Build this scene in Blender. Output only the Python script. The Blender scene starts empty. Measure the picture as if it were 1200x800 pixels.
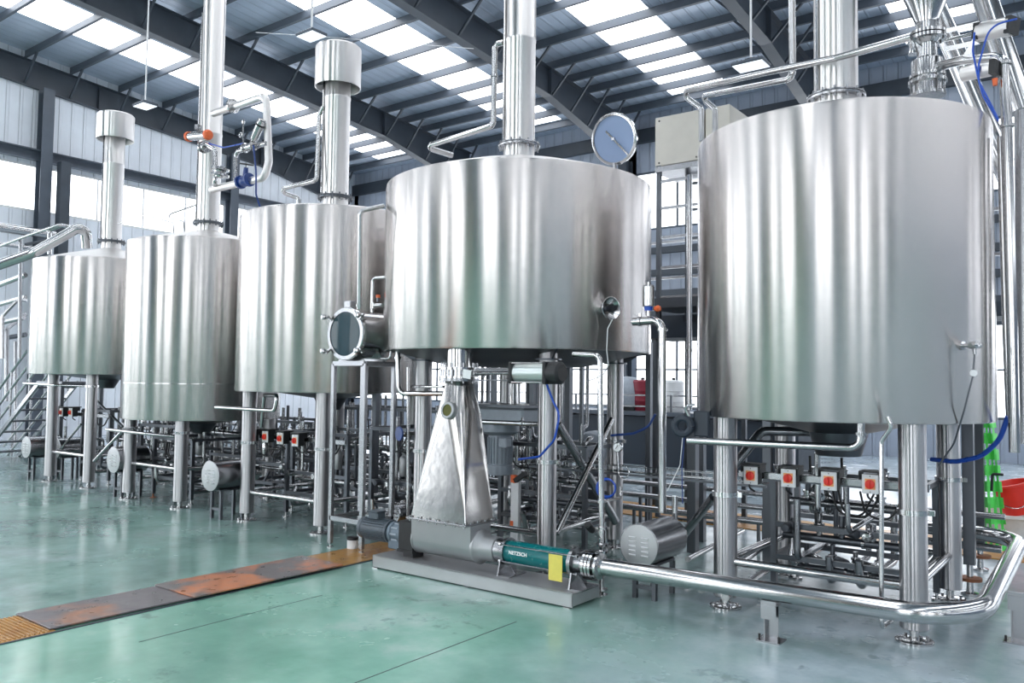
import bpy, math, random
from mathutils import Vector, Matrix
R = math.radians
PI = math.pi
scn = bpy.context.scene
col = scn.collection
random.seed(7)

# ------------------------------------------------------------------ camera
F_PX, PITCH, ROLL, YAW = 959.3, 0.04896, 0.01232, 0.64453
cp, sp, cr, sr = math.cos(PITCH), math.sin(PITCH), math.cos(ROLL), math.sin(ROLL)
_fw = Vector((0, cp, sp)); _up = Vector((0, -sp, cp)); _rt = Vector((1, 0, 0))
_r2 = _rt * cr + _up * sr; _u2 = _up * cr - _rt * sr
_Mz = Matrix.Rotation(YAW, 3, 'Z')
RT, UP, FW = _Mz @ _r2, _Mz @ _u2, _Mz @ _fw
CAM = Vector((0, 0, 1.7))
cam_data = bpy.data.cameras.new('camera')
cam = bpy.data.objects.new('camera', cam_data)
col.objects.link(cam)
cam_data.sensor_fit = 'HORIZONTAL'
cam_data.sensor_width = 36.0
cam_data.lens = 36.0 * F_PX / 1200.0
cam_data.clip_end = 300
m3 = Matrix((RT, UP, -FW)).transposed()
cam.matrix_world = Matrix.Translation(CAM) @ m3.to_4x4()
scn.camera = cam


def at(px, py, X=None, Y=None, Z=None):
    """Point of the place seen at a photo pixel, on a plane of the hall."""
    d = FW + RT * ((px - 600) / F_PX) - UP * ((py - 400) / F_PX)
    if X is not None: t = (X - CAM.x) / d.x
    elif Y is not None: t = (Y - CAM.y) / d.y
    else: t = (Z - CAM.z) / d.z
    return CAM + d * t


# ------------------------------------------------------------------ materials
def new_mat(name):
    m = bpy.data.materials.new(name); m.use_nodes = True
    nt = m.node_tree; nt.nodes.clear()
    out = nt.nodes.new('ShaderNodeOutputMaterial')
    b = nt.nodes.new('ShaderNodeBsdfPrincipled')
    nt.links.new(b.outputs[0], out.inputs[0])
    return m, nt, b


def N(nt, t, **kw):
    n = nt.nodes.new(t)
    for k, v in kw.items():
        setattr(n, k, v)
    return n


def noise(nt, scale, detail=3, rough=.55, vec=None, sc=None):
    tc = N(nt, 'ShaderNodeTexCoord')
    mp = N(nt, 'ShaderNodeMapping')
    mp.inputs['Scale'].default_value = sc or (1, 1, 1)
    nt.links.new(tc.outputs['Object'], mp.inputs[0])
    n = N(nt, 'ShaderNodeTexNoise')
    n.inputs['Scale'].default_value = scale
    n.inputs['Detail'].default_value = detail
    n.inputs['Roughness'].default_value = rough
    nt.links.new(mp.outputs[0], n.inputs['Vector'])
    return n.outputs['Fac']


def ramp(nt, fac, stops):
    r = N(nt, 'ShaderNodeValToRGB')
    e = r.color_ramp.elements
    while len(e) < len(stops): e.new(.5)
    for i, (p, c) in enumerate(stops):
        e[i].position = p
        e[i].color = (*c, 1) if len(c) == 3 else c
    nt.links.new(fac, r.inputs[0])
    return r.outputs[0]


def maprange(nt, fac, a, b, c, d):
    r = N(nt, 'ShaderNodeMapRange')
    nt.links.new(fac, r.inputs[0])
    for i, v in enumerate((a, b, c, d)): r.inputs[i + 1].default_value = v
    return r.outputs[0]


def bump(nt, b, fac, strength, dist=.01):
    bn = N(nt, 'ShaderNodeBump')
    bn.inputs['Strength'].default_value = strength
    bn.inputs['Distance'].default_value = dist
    nt.links.new(fac, bn.inputs['Height'])
    nt.links.new(bn.outputs[0], b.inputs['Normal'])


def plain(name, c, rough=.5, metal=0., var=.06, nscale=14., bmp=0.):
    m, nt, b = new_mat(name)
    if metal > .6: nscale = min(nscale, 4.); var = min(var, .04)
    f = noise(nt, nscale)
    lo = tuple(max(0, x * (1 - var)) for x in c); hi = tuple(min(1, x * (1 + var)) for x in c)
    nt.links.new(ramp(nt, f, [(.3, lo), (.7, hi)]), b.inputs['Base Color'])
    if metal > .6: b.inputs['Roughness'].default_value = rough
    else: nt.links.new(maprange(nt, f, .3, .7, max(.02, rough * .85), min(1, rough * 1.15)), b.inputs['Roughness'])
    b.inputs['Metallic'].default_value = metal
    if bmp: bump(nt, b, f, bmp)
    return m


def brushed(name, c, rough, aniso, fine=.02):
    """Steel brushed round the drum: grain lines run horizontally."""
    m, nt, b = new_mat(name)
    b.inputs['Metallic'].default_value = 1
    b.inputs['Anisotropic'].default_value = aniso
    b.inputs['Anisotropic Rotation'].default_value = .25
    tg = N(nt, 'ShaderNodeTangent'); tg.direction_type = 'RADIAL'; tg.axis = 'Z'
    nt.links.new(tg.outputs[0], b.inputs['Tangent'])
    f = noise(nt, 1.0, 4, .6, sc=(1.2, 1.2, 160))
    nt.links.new(ramp(nt, f, [(.25, tuple(x * .98 for x in c)), (.75, tuple(min(1, x * 1.015) for x in c))]), b.inputs['Base Color'])
    b.inputs['Roughness'].default_value = rough
    return m


M = {}
M['tank'] = brushed('brushed_tank_steel', (.60, .568, .555), .27, 1.0)
M['flue'] = brushed('bright_flue_steel', (.72, .70, .69), .30, 1.0)
M['leg'] = brushed('satin_leg_steel', (.46, .45, .46), .28, .98)
M['steel'] = plain('stainless_steel', (.50, .50, .505), .15, 1, .02, 30)
M['steel_sat'] = plain('satin_stainless_steel', (.34, .345, .36), .27, 1, .05, 20)
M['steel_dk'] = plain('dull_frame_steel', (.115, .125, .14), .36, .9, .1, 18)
M['cast'] = plain('cast_grey_metal', (.36, .37, .38), .45, .7, .08, 40, .1)
M['struct'] = plain('slate_structure_paint', (.045, .057, .074), .45, 0, .12, 2.5)
M['struct_lt'] = plain('girder_paint', (.075, .092, .118), .45, 0, .1, 2.5)
M['motor'] = plain('motor_grey_paint', (.075, .095, .115), .38, .1, .08, 20)
M['motor_lt'] = plain('light_grey_paint', (.32, .36, .41), .38, .1, .06, 20)
M['teal'] = plain('teal_enamel', (.0, .135, .145), .25, 0, .04, 20)
M['yellow'] = plain('yellow_plate', (.72, .62, .12), .5, 0, .05, 20)
M['white'] = plain('white_plastic', (.72, .73, .74), .4, 0, .03, 20)
M['red'] = plain('red_plastic', (.78, .035, .02), .35, 0, .04, 20)
M['orange'] = plain('orange_plastic', (.75, .13, .03), .4, 0, .05, 20)
M['amber'] = plain('amber_plate', (.9, .42, .16), .5, 0, .04, 20)
M['black'] = plain('black_rubber', (.012, .013, .015), .5, 0, .1, 20)
M['blue'] = plain('blue_tube', (.01, .07, .42), .3, 0, .06, 20)
M['dkblue'] = plain('dark_blue_enamel', (.012, .045, .2), .35, 0, .06, 20)
M['beige'] = plain('beige_box_paint', (.52, .50, .45), .4, .25, .04, 6)
M['buff'] = plain('buff_panel_paint', (.42, .37, .30), .6, 0, .04, 2)  # added unseen wall panels, a buff band in the tank reflections
M['green'] = plain('green_mesh_plastic', (.12, .72, .13), .45, 0, .08, 20)
M['darkplate'] = plain('dark_tank_plate', (.02, .03, .045), .5, .0, .1, 3)
M['maroon'] = plain('maroon_plastic', (.25, .02, .04), .4, 0, .06, 20)
M['lettering'] = plain('white_lettering', (.85, .87, .87), .5, 0, .01, 20)
M['bronze'] = plain('rusty_bolt', (.25, .1, .05), .6, .4, .1, 20)


def glass(name, c, rough=.05):
    m, nt, b = new_mat(name)
    b.inputs['Base Color'].default_value = (*c, 1)
    b.inputs['Roughness'].default_value = rough
    b.inputs['Specular IOR Level'].default_value = .2
    return m


M['glass_dark'] = glass('smoked_sight_glass', (.03, .06, .075), .08)
M['glass_olive'] = glass('olive_sight_glass', (.12, .12, .04), .15)
M['glass_blue'] = glass('blue_manway_glass', (.26, .34, .50), .16)


def lit(name, c, s):
    m, nt, b = new_mat(name)
    b.inputs['Base Color'].default_value = (.8, .85, .9, 1)
    b.inputs['Roughness'].default_value = .3
    b.inputs['Emission Color'].default_value = (*c, 1)
    b.inputs['Emission Strength'].default_value = s
    return m


M['window'] = lit('daylit_window_glass', (.93, .96, 1.0), 5.0)
M['window_tall'] = lit('daylit_tall_window_glass', (.95, .97, 1.0), 7.5)  # unseen tall panes, added to shine into the tank reflections
M['skylight'] = lit('daylit_roof_sheet', (.95, .97, 1.0), 7.0)
M['lampface'] = lit('lamp_lens', (.95, .97, 1.0), 1.0)


def ribbed(name, c, axis, period, rough=.45, dark=.55, metal=0.):
    """Profiled sheet: ribs across one axis of the object."""
    m, nt, b = new_mat(name)
    tc = N(nt, 'ShaderNodeTexCoord'); sx = N(nt, 'ShaderNodeSeparateXYZ')
    nt.links.new(tc.outputs['Object'], sx.inputs[0])
    mm = N(nt, 'ShaderNodeMath', operation='MULTIPLY'); mm.inputs[1].default_value = 1 / period
    nt.links.new(sx.outputs[axis], mm.inputs[0])
    fr = N(nt, 'ShaderNodeMath', operation='FRACT'); nt.links.new(mm.outputs[0], fr.inputs[0])
    prof = ramp(nt, fr.outputs[0], [(0, (0, 0, 0)), (.06, (1, 1, 1)), (.2, (1, 1, 1)), (.27, (.35, .35, .35)), (.93, (.35, .35, .35)), (1, (0, 0, 0))])
    f = noise(nt, 1.3, 4)
    base = ramp(nt, f, [(.3, tuple(x * .93 for x in c)), (.7, tuple(x * 1.05 for x in c))])
    seam = ramp(nt, fr.outputs[0], [(0, (dark,) * 3), (.035, (1, 1, 1)), (.965, (1, 1, 1)), (1, (dark,) * 3)])
    mx = N(nt, 'ShaderNodeMix', data_type='RGBA', blend_type='MULTIPLY'); mx.inputs['Factor'].default_value = 1
    nt.links.new(base, mx.inputs['A']); nt.links.new(seam, mx.inputs['B'])
    nt.links.new(mx.outputs['Result'], b.inputs['Base Color'])
    b.inputs['Roughness'].default_value = rough
    b.inputs['Metallic'].default_value = metal
    bump(nt, b, prof, .8, .03)
    return m


M['wall_x'] = ribbed('white_cladding_gable', (.74, .78, .84), 1, .34)
M['wall_y'] = ribbed('grey_cladding_eave', (.36, .41, .50), 0, .34)
M['wall_grey'] = ribbed('slate_blue_cladding', (.20, .25, .32), 1, .34)
M['roof'] = ribbed('grey_roof_sheet', (.50, .57, .68), 0, .30, .4, .55, .2)


def floor_mat():
    m, nt, b = new_mat('green_epoxy_floor')
    big = noise(nt, .55, 6, .62)
    mid = noise(nt, 1.6, 6, .65)
    fine = noise(nt, 5, 5, .6)
    green = ramp(nt, big, [(.30, (.10, .25, .20)), (.45, (.17, .38, .29)), (.56, (.25, .48, .385)), (.66, (.42, .58, .53))])
    tc = N(nt, 'ShaderNodeTexCoord'); sx = N(nt, 'ShaderNodeSeparateXYZ')
    nt.links.new(tc.outputs['Object'], sx.inputs[0])

    def mixc(fac, a, b_):
        mx = N(nt, 'ShaderNodeMix', data_type='RGBA'); nt.links.new(fac, mx.inputs['Factor'])
        nt.links.new(a, mx.inputs['A'])
        if isinstance(b_, tuple): mx.inputs['B'].default_value = (*b_, 1)
        else: nt.links.new(b_, mx.inputs['B'])
        return mx.outputs['Result']

    def mul(a, b_):
        m_ = N(nt, 'ShaderNodeMath', operation='MULTIPLY'); nt.links.new(a, m_.inputs[0])
        if isinstance(b_, float): m_.inputs[1].default_value = b_
        else: nt.links.new(b_, m_.inputs[1])
        return m_.outputs[0]
    OX, OY = -.05, 5.0          # object origin of the slab
    # shade painted grey-teal under the tank row; paler right bay; painted window reflection beyond
    shade_row = maprange(nt, sx.outputs[1], 4.3 - OY, 6.2 - OY, 0, .85)
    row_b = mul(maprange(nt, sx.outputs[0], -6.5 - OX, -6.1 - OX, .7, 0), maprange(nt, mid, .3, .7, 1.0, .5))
    rmx = N(nt, 'ShaderNodeMath', operation='MAXIMUM'); nt.links.new(shade_row, rmx.inputs[0]); nt.links.new(row_b, rmx.inputs[1])
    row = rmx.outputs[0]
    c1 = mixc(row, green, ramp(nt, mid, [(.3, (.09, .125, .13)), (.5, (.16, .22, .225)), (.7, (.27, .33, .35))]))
    wr = maprange(nt, sx.outputs[0], -3.6 - OX, -1.9 - OX, 0, .8)
    wr = mul(wr, maprange(nt, mid, .35, .6, .6, 1.0))
    win_refl = maprange(nt, sx.outputs[1], 7.6 - OY, 9.2 - OY, 0, .9)
    ad = N(nt, 'ShaderNodeMath', operation='MAXIMUM'); nt.links.new(wr, ad.inputs[0]); nt.links.new(win_refl, ad.inputs[1])
    c2 = mixc(ad.outputs[0], c1, ramp(nt, mid, [(.3, (.26, .33, .37)), (.7, (.46, .53, .60))]))
    sc = ramp(nt, fine, [(.58, (0, 0, 0)), (.80, (.28, .28, .28))])
    c3 = mixc(sc, c2, (.42, .52, .52))
    st = noise(nt, 2.3, 5, .7)
    c4 = mixc(ramp(nt, st, [(.60, (0, 0, 0)), (.68, (.5, .5, .5))]), c3, (.05, .10, .10))
    nt.links.new(c4, b.inputs['Base Color'])
    rr = noise(nt, .9, 5, .65)
    nt.links.new(maprange(nt, rr, .35, .65, .12, .30), b.inputs['Roughness'])
    b.inputs['Specular IOR Level'].default_value = .7
    bump(nt, b, noise(nt, 3.2, 5, .6), .12, .01)
    return m


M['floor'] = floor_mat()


def rusty(name, base, rust, amount, grating=False):
    m, nt, b = new_mat(name)
    f = noise(nt, 1.4, 5, .6)
    g = noise(nt, 7, 4, .6)
    c1 = ramp(nt, f, [(amount - .05, base), (amount + .06, rust)])
    dk = ramp(nt, g, [(.3, (.75, .75, .75)), (.6, (1, 1, 1))])
    mx = N(nt, 'ShaderNodeMix', data_type='RGBA', blend_type='MULTIPLY'); mx.inputs['Factor'].default_value = 1
    nt.links.new(c1, mx.inputs['A']); nt.links.new(dk, mx.inputs['B'])
    nt.links.new(mx.outputs['Result'], b.inputs['Base Color'])
    nt.links.new(maprange(nt, g, .3, .7, .22, .5), b.inputs['Roughness'])
    b.inputs['Metallic'].default_value = .3
    bump(nt, b, g, .2, .004)
    return m


M['plate_a'] = rusty('worn_cover_plate', (.19, .17, .18), (.42, .20, .12), .58)
M['plate_b'] = rusty('rust_stained_cover_plate', (.20, .18, .18), (.62, .24, .12), .50)
M['grate'] = rusty('ochre_grating', (.50, .26, .07), (.34, .15, .05), .6)


# ------------------------------------------------------------------ mesh tools
class MB:
    def __init__(s): s.v = []; s.f = []

    def add(s, vs, fs):
        o = len(s.v); s.v += [Vector(v) for v in vs]
        s.f += [tuple(i + o for i in f) for f in fs]
        return s

    def box(s, c, size, rot=None, bev=0.):
        c = Vector(c); hx, hy, hz = size[0] / 2, size[1] / 2, size[2] / 2
        if bev <= 0 or min(hx, hy, hz) < bev * 1.5:
            P = [(x, y, z) for z in (-hz, hz) for y in (-hy, hy) for x in (-hx, hx)]
            Fs = [(0, 2, 3, 1), (4, 5, 7, 6), (0, 1, 5, 4), (2, 6, 7, 3), (0, 4, 6, 2), (1, 3, 7, 5)]
        else:
            P = []; idx = {}
            for sx in (-1, 1):
                for sy in (-1, 1):
                    for sz in (-1, 1):
                        for a in range(3):
                            k = [hx - bev, hy - bev, hz - bev]; k[a] += bev
                            idx[(sx, sy, sz, a)] = len(P)
                            P.append((sx * k[0], sy * k[1], sz * k[2]))
            Fs = []
            for a in range(3):
                b_, c_ = (a + 1) % 3, (a + 2) % 3
                for sg in (-1, 1):
                    q = []
                    for u, w in ((-1, -1), (1, -1), (1, 1), (-1, 1)):
                        k = [0, 0, 0]; k[a] = sg; k[b_] = u; k[c_] = w
                        q.append(idx[(*k, a)])
                    Fs.append(tuple(q) if sg > 0 else tuple(reversed(q)))
            for a in range(3):
                b_, c_ = (a + 1) % 3, (a + 2) % 3
                for u in (-1, 1):
                    for w in (-1, 1):
                        k0 = [0, 0, 0]; k0[a] = -1; k0[b_] = u; k0[c_] = w
                        k1 = list(k0); k1[a] = 1
                        q = [idx[(*k0, b_)], idx[(*k1, b_)], idx[(*k1, c_)], idx[(*k0, c_)]]
                        Fs.append(tuple(q) if u * w < 0 else tuple(reversed(q)))
            for sx in (-1, 1):
                for sy in (-1, 1):
                    for sz in (-1, 1):
                        q = [idx[(sx, sy, sz, a)] for a in range(3)]
                        Fs.append(tuple(q) if sx * sy * sz > 0 else tuple(reversed(q)))
        Mt = rot if rot is not None else Matrix.Identity(3)
        return s.add([c + Mt @ Vector(p) for p in P], Fs)

    def bar(s, a, b, w, h, up=(0, 0, 1)):
        a = Vector(a); b = Vector(b); d = (b - a); L = d.length; d.normalize()
        up = Vector(up)
        if abs(d.dot(up)) > .98: up = Vector((0, 1, 0))
        x = d.cross(up).normalized(); z = x.cross(d)
        rot = Matrix((d, x, z)).transposed()
        return s.box((a + b) / 2, (L, w, h), rot)

    def frame(s, d):
        d = Vector(d).normalized()
        a = Vector((0, 0, 1)) if abs(d.z) < .9 else Vector((1, 0, 0))
        x = a.cross(d).normalized(); return x, d.cross(x), d

    def lathe(s, o, axis, prof, seg=24, cap=True):
        """prof: list of (distance along axis, radius)"""
        o = Vector(o); x, y, d = s.frame(axis)
        vs = []; fs = []; n = len(prof)
        for t, r in prof:
            for k in range(seg):
                a = 2 * PI * k / seg
                vs.append(o + d * t + (x * math.cos(a) + y * math.sin(a)) * max(r, 1e-5))
        for i in range(n - 1):
            for k in range(seg):
                k2 = (k + 1) % seg
                fs.append((i * seg + k, i * seg + k2, (i + 1) * seg + k2, (i + 1) * seg + k))
        if cap:
            if prof[0][1] > 1e-4: fs.append(tuple(reversed(range(seg))))
            if prof[-1][1] > 1e-4: fs.append(tuple(range((n - 1) * seg, n * seg)))
        return s.add(vs, fs)

    def cyl(s, a, b, r, r2=None, seg=20):
        a = Vector(a); b = Vector(b)
        return s.lathe(a, b - a, [(0, r), ((b - a).length, r if r2 is None else r2)], seg)

    def ring(s, c, axis, r, t, w, seg=24):
        """band of radius r, radial thickness t, width w"""
        return s.lathe(c, axis, [(-w / 2, r), (-w / 2, r + t), (w / 2, r + t), (w / 2, r), (-w / 2, r)], seg, False)

    def torus(s, c, axis, r, t, seg=28, ms=8):
        x, y, d = s.frame(axis)
        return s.pipe([Vector(c) + (x * math.cos(2 * PI * k / seg) + y * math.sin(2 * PI * k / seg)) * r for k in range(seg + 1)], t, 0, ms)

    def pipe(s, pts, r, bend=0., seg=14, cap=True):
        pts = [Vector(p) for p in pts]
        path = [pts[0]]
        for i in range(1, len(pts) - 1):
            p = pts[i]; a = pts[i - 1] - p; b = pts[i + 1] - p
            if bend <= 0: path.append(p); continue
            la, lb = a.length, b.length; a.normalize(); b.normalize()
            ang = a.angle(b)
            if ang > PI - .02: path.append(p); continue
            tl = min(bend / math.tan(ang / 2), la * .48, lb * .48); rr = tl * math.tan(ang / 2)
            p0 = p + a * tl; p1 = p + b * tl
            ctr = p + (a + b).normalized() * (rr / math.sin(ang / 2))
            v0 = p0 - ctr; v1 = p1 - ctr; tot = v0.angle(v1); n = max(3, int(tot / .22))
            ax = v0.cross(v1).normalized()
            for k in range(n + 1): path.append(ctr + Matrix.Rotation(tot * k / n, 3, ax) @ v0)
        path.append(pts[-1])
        P = [path[0]]
        for p in path[1:]:
            if (p - P[-1]).length > 1e-5: P.append(p)
        n = len(P); T = []
        for i in range(n):
            t = (P[min(i + 1, n - 1)] - P[max(i - 1, 0)]).normalized(); T.append(t)
        x, y, _ = s.frame(T[0]); vs = []; fs = []
        for i in range(n):
            if i:
                x = (x - T[i] * x.dot(T[i])).normalized()
            y = T[i].cross(x)
            for k in range(seg):
                a = 2 * PI * k / seg
                vs.append(P[i] + (x * math.cos(a) + y * math.sin(a)) * r)
        for i in range(n - 1):
            for k in range(seg):
                k2 = (k + 1) % seg
                fs.append((i * seg + k, i * seg + k2, (i + 1) * seg + k2, (i + 1) * seg + k))
        if cap: fs.append(tuple(reversed(range(seg)))); fs.append(tuple(range((n - 1) * seg, n * seg)))
        return s.add(vs, fs)

    def prism(s, poly, axis_vec):
        """poly: 3D points of one face; extruded by axis_vec"""
        n = len(poly); a = [Vector(p) for p in poly]; b = [p + Vector(axis_vec) for p in a]
        fs = [tuple(reversed(range(n))), tuple(range(n, 2 * n))]
        for i in range(n):
            j = (i + 1) % n; fs.append((i, j, n + j, n + i))
        return s.add(a + b, fs)

    def build(s, name, mat, parent=None, smooth=True, origin=None, ang=32):
        me = bpy.data.meshes.new(name)
        if parent is not None:
            o = Vector((0, 0, 0)); p = parent
            while p is not None: o += p.location; p = p.parent
        elif origin is not None: o = Vector(origin)
        else:
            xs = [v.x for v in s.v]; ys = [v.y for v in s.v]; zs = [v.z for v in s.v]
            o = Vector(((min(xs) + max(xs)) / 2, (min(ys) + max(ys)) / 2, min(zs)))
        me.from_pydata([v - o for v in s.v], [], s.f)
        me.update()
        if smooth:
            me.shade_smooth(); me.set_sharp_from_angle(angle=R(ang))
        me.materials.append(M[mat] if isinstance(mat, str) else mat)
        ob = bpy.data.objects.new(name, me); col.objects.link(ob)
        if parent is not None: ob.parent = parent
        else: ob.location = o
        return ob


def tag(o, label, cat=None, group=None, kind=None):
    if label: o['label'] = label
    if cat: o['category'] = cat
    if group: o['group'] = group
    if kind: o['kind'] = kind
    return o


def thing(name, label, cat, loc, group=None):
    o = bpy.data.objects.new(name, None); o.empty_display_size = .1
    col.objects.link(o); o.location = loc
    return tag(o, label, cat, group)


def struct(mb, name, mat, smooth=False):
    o = mb.build(name, mat, None, smooth); o['kind'] = 'structure'; return o


def copy_tree(o, parent=None):
    c = o.copy(); col.objects.link(c)
    if parent is not None: c.parent = parent
    for ch in list(o.children): copy_tree(ch, c)
    return c


# ------------------------------------------------------------------ the hall
XG, XE = -23.9, 24.0          # gable walls
YE, YN = 21.5, -11.5          # eave walls
S = .0733


def zroof(y): return 11.25 - S * abs(y)      # underside of the sheeting
def zraf(y): return 10.30 - S * abs(y)       # underside of the rafters


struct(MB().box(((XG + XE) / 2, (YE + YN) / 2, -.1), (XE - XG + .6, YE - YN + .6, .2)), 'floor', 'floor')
# floor joints
for i, (x, y0, y1) in enumerate([(-5.11, 2.85, 4.35), (-3.5, 2.6, 4.75)]):
    struct(MB().box((x, (y0 + y1) / 2, .001), (.005, y1 - y0, .002)), 'trim_%d' % (i + 1), 'struct')

# roof: sheets between skylight strips
bays = [-23.9, -17.85, -11.8, -6.1, 0.0, 6.0, 12.0, 18.0, 24.0]
sky_c = [(a + b) / 2 for a, b in zip(bays, bays[1:])]
sky_c[1] = -14.5; sky_c[2] = -9.2; sky_c[3] = -3.2
SW = 1.6


def slope_quad(mb, x0, x1, side, z_off=0, y0=0.0, y1=21.5, th=.05):
    a, b = (y0, y1) if side > 0 else (-y0, -y1)
    za, zb = zroof(a) + z_off, zroof(b) + z_off
    P = [(x0, a, za), (x1, a, za), (x1, b, zb), (x0, b, zb)]
    mb.prism(P if side < 0 else list(reversed(P)), (0, 0, th))
    return mb


for side in (1, -1):
    edges = [XG - .2]; yend = YE if side > 0 else -YN
    for c in sky_c: edges += [c - SW / 2, c + SW / 2]
    edges.append(XE + .2)
    mb = MB()
    for i in range(0, len(edges), 2): slope_quad(mb, edges[i], edges[i + 1], side, 0, 0, yend)
    struct(mb, 'ceiling', 'roof')
    for k, c in enumerate(sky_c):
        mb = MB(); slope_quad(mb, c - SW / 2, c + SW / 2, side, .0, 1.0, yend - .9)
        struct(mb, 'window_%d' % (20 + k + (10 if side < 0 else 0)), 'skylight')
        mb = MB(); slope_quad(mb, c - SW / 2, c + SW / 2, side, .0, 0, 1.0); slope_quad(mb, c - SW / 2, c + SW / 2, side, .0, yend - .9, yend)
        struct(mb, 'ceiling', 'roof')

pur = [1.0, 2.2, 3.4, 4.6, 5.8, 7.0, 8.2, 9.5, 10.7, 12.1, 13.5, 14.8, 16.1, 17.2, 18.1, 18.95, 19.8, 20.7]
for side in (1, -1):
    for y in (pur if side > 0 else pur[:9:2]):
        yy = y * side; zt = zroof(yy)
        mb = MB()
        mb.box(((XG + XE) / 2, yy, zt - .11), (XE - XG, .012, .22))
        mb.box(((XG + XE) / 2, yy + .035, zt - .006), (XE - XG, .07, .012))
        mb.box(((XG + XE) / 2, yy - .035, zt - .214), (XE - XG, .07, .012))
        struct(mb, 'roof_purlin', 'struct_lt')

for x in bays:
    for side in (1, -1):
        mb = MB()
        yh, yw = (17.1, 21.2) if side > 0 else (8.0, 11.3)
        for (a, b, da, db) in [(0, yh, 0, 0), (yh, yw, 0, -.50)]:
            P = [(x - .008, a * side, zroof(a) - .22), (x - .008, b * side, zroof(b) - .22), (x - .008, b * side, zraf(b) + db), (x - .008, a * side, zraf(a) + da)]
            mb.prism(P if side > 0 else P[::-1], (.016, 0, 0))
            for off in (0, 1):       # bottom and top flanges
                z0 = (zraf(a) + da) if off == 0 else zroof(a) - .235
                z1 = (zraf(b) + db) if off == 0 else zroof(b) - .235
                mb.bar((x, a * side, z0), (x, b * side, z1), .26, .018)
        for ys in ((6.5, 11.5, yh) if side > 0 else (yh,)):
            mb.box((x, ys * side, (zraf(ys) + zroof(ys) - .22) / 2), (.24, .014, zroof(ys) - .22 - zraf(ys)))
        for y in (pur if side > 0 else []):
            for sg in (-1, 1):
                if XG < x + sg * .8 < XE:
                    mb.bar((x + sg * .06, y, zraf(y) + .05 - (max(0, y - yh) * .12)), (x + sg * .75, y, zroof(y) - .2), .05, .05)
        struct(mb, 'roof_rafter', 'struct')
        # column under the eave
        mb = MB(); yc = 21.2 if side > 0 else -11.2
        zc = zraf(yc) - .45
        mb.box((x, yc, zc / 2), (.016, .38, zc)); mb.box((x, yc - .2 * side, zc / 2), (.26, .02, zc)); mb.box((x, yc + .2 * side, zc / 2), (.26, .02, zc))
        struct(mb, 'wall_column', 'struct')

# gable wall at the left of the picture (X = XG)
SILL, HEAD, GIRD = 6.22, 7.45, 7.72


def wall_band_x(x, y0, y1, z0, z1, name='wall_left', mat='wall_x', t=.12):
    sg = -1 if x < 0 else 1
    struct(MB().box((x + sg * t / 2, (y0 + y1) / 2, (z0 + z1) / 2), (t, y1 - y0, z1 - z0)), name, mat)


for x, nm in ((XG, 'wall_left'), (XE, 'wall_right')):
    sg = 1 if x < 0 else -1
    if sg > 0:
        wall_band_x(x, YN, -7.6, 0, SILL, nm); wall_band_x(x, 5.2, YE, 0, SILL, nm); wall_band_x(x, -7.6, 5.2, 0, .9, nm); wall_band_x(x, -1.6, -.4, .9, SILL, nm)
        for k, (ya_, yb_) in enumerate(((-7.6, -1.6), (-.4, 5.2))):  # glowing panes out of view, added for white bands on the tanks
            o = struct(MB().box((x - .06, (ya_ + yb_) / 2, (SILL + .9) / 2), (.02, yb_ - ya_, SILL - .9)), 'window_%d' % (90 + k), 'window_tall')
            fr = MB()
            for j in range(5): fr.box((x - .03, ya_ + (yb_ - ya_) * j / 4, (SILL + .9) / 2), (.05, .06, SILL - .9))
            for z in (.9, 2.6, 4.4, SILL): fr.box((x - .03, (ya_ + yb_) / 2, z), (.05, yb_ - ya_, .06))
            fr.build('window_frame', 'white', o, False)  # frame of the added pane
    else:
        struct(MB().box((x + .06, (YN + YE) / 2, SILL / 2), (.12, YE - YN, SILL)), nm, 'wall_grey')
    mb = MB()
    P = [(x, YN, HEAD), (x, YE, HEAD), (x, YE, zroof(YE)), (x, 0, zroof(0)), (x, YN, zroof(YN))]
    mb.prism(P if sg > 0 else P[::-1], (-sg * .12, 0, 0)); struct(mb, nm, 'wall_x')
    struct(MB().box((x + sg * .10, (YE + YN) / 2, GIRD), (.16, YE - YN, .26)).box((x + sg * .2, (YE + YN) / 2, GIRD + .12), (.3, YE - YN, .02)), 'trim_%d' % (3 if sg > 0 else 4), 'struct_lt')
    # window band
    nwin = 1
    ys = [YN + .2, -7.9, -3.9, 1.9, 4.4, 10.1, 15.9, YE - .2]
    for i in range(len(ys) - 1):
        a, b = ys[i] + .12, ys[i + 1] - .12
        base = (1 if sg > 0 else 40) + i
        o = struct(MB().box((x - sg * .06, (a + b) / 2, (SILL + HEAD) / 2), (.02, b - a, HEAD - SILL)), 'window_%d' % base, 'window')
        fr = MB()
        k = 0; step = 1.42
        n = max(1, round((b - a) / step))
        for j in range(n + 1):
            yy = a + (b - a) * j / n
            fr.box((x - sg * .03, yy, (SILL + HEAD) / 2), (.05, .05, HEAD - SILL))
        fr.box((x - sg * .03, (a + b) / 2, SILL), (.07, b - a, .06)); fr.box((x - sg * .03, (a + b) / 2, HEAD), (.07, b - a, .06))
        f = fr.build('window_frame', 'white', o, False)
        struct(MB().box((x - sg * .06, ys[i] , (SILL + HEAD) / 2), (.1, .24, HEAD - SILL)), nm, 'wall_x')
for y in (-7.9, -3.9, 1.9, 10.0, 15.9):
    mb = MB()
    zt = zraf(y)
    mb.box((XG + .25, y, zt / 2), (.3, .014, zt)); mb.box((XG + .11, y, zt / 2), (.02, .3, zt)); mb.box((XG + .4, y, zt / 2), (.02, .3, zt))
    struct(mb, 'wall_column', 'struct_lt')
mb = MB(); mb.box((XG + .5, 10.42, 3.8), (.26, .26, 7.6)); struct(mb, 'wall_column', 'struct')

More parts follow.
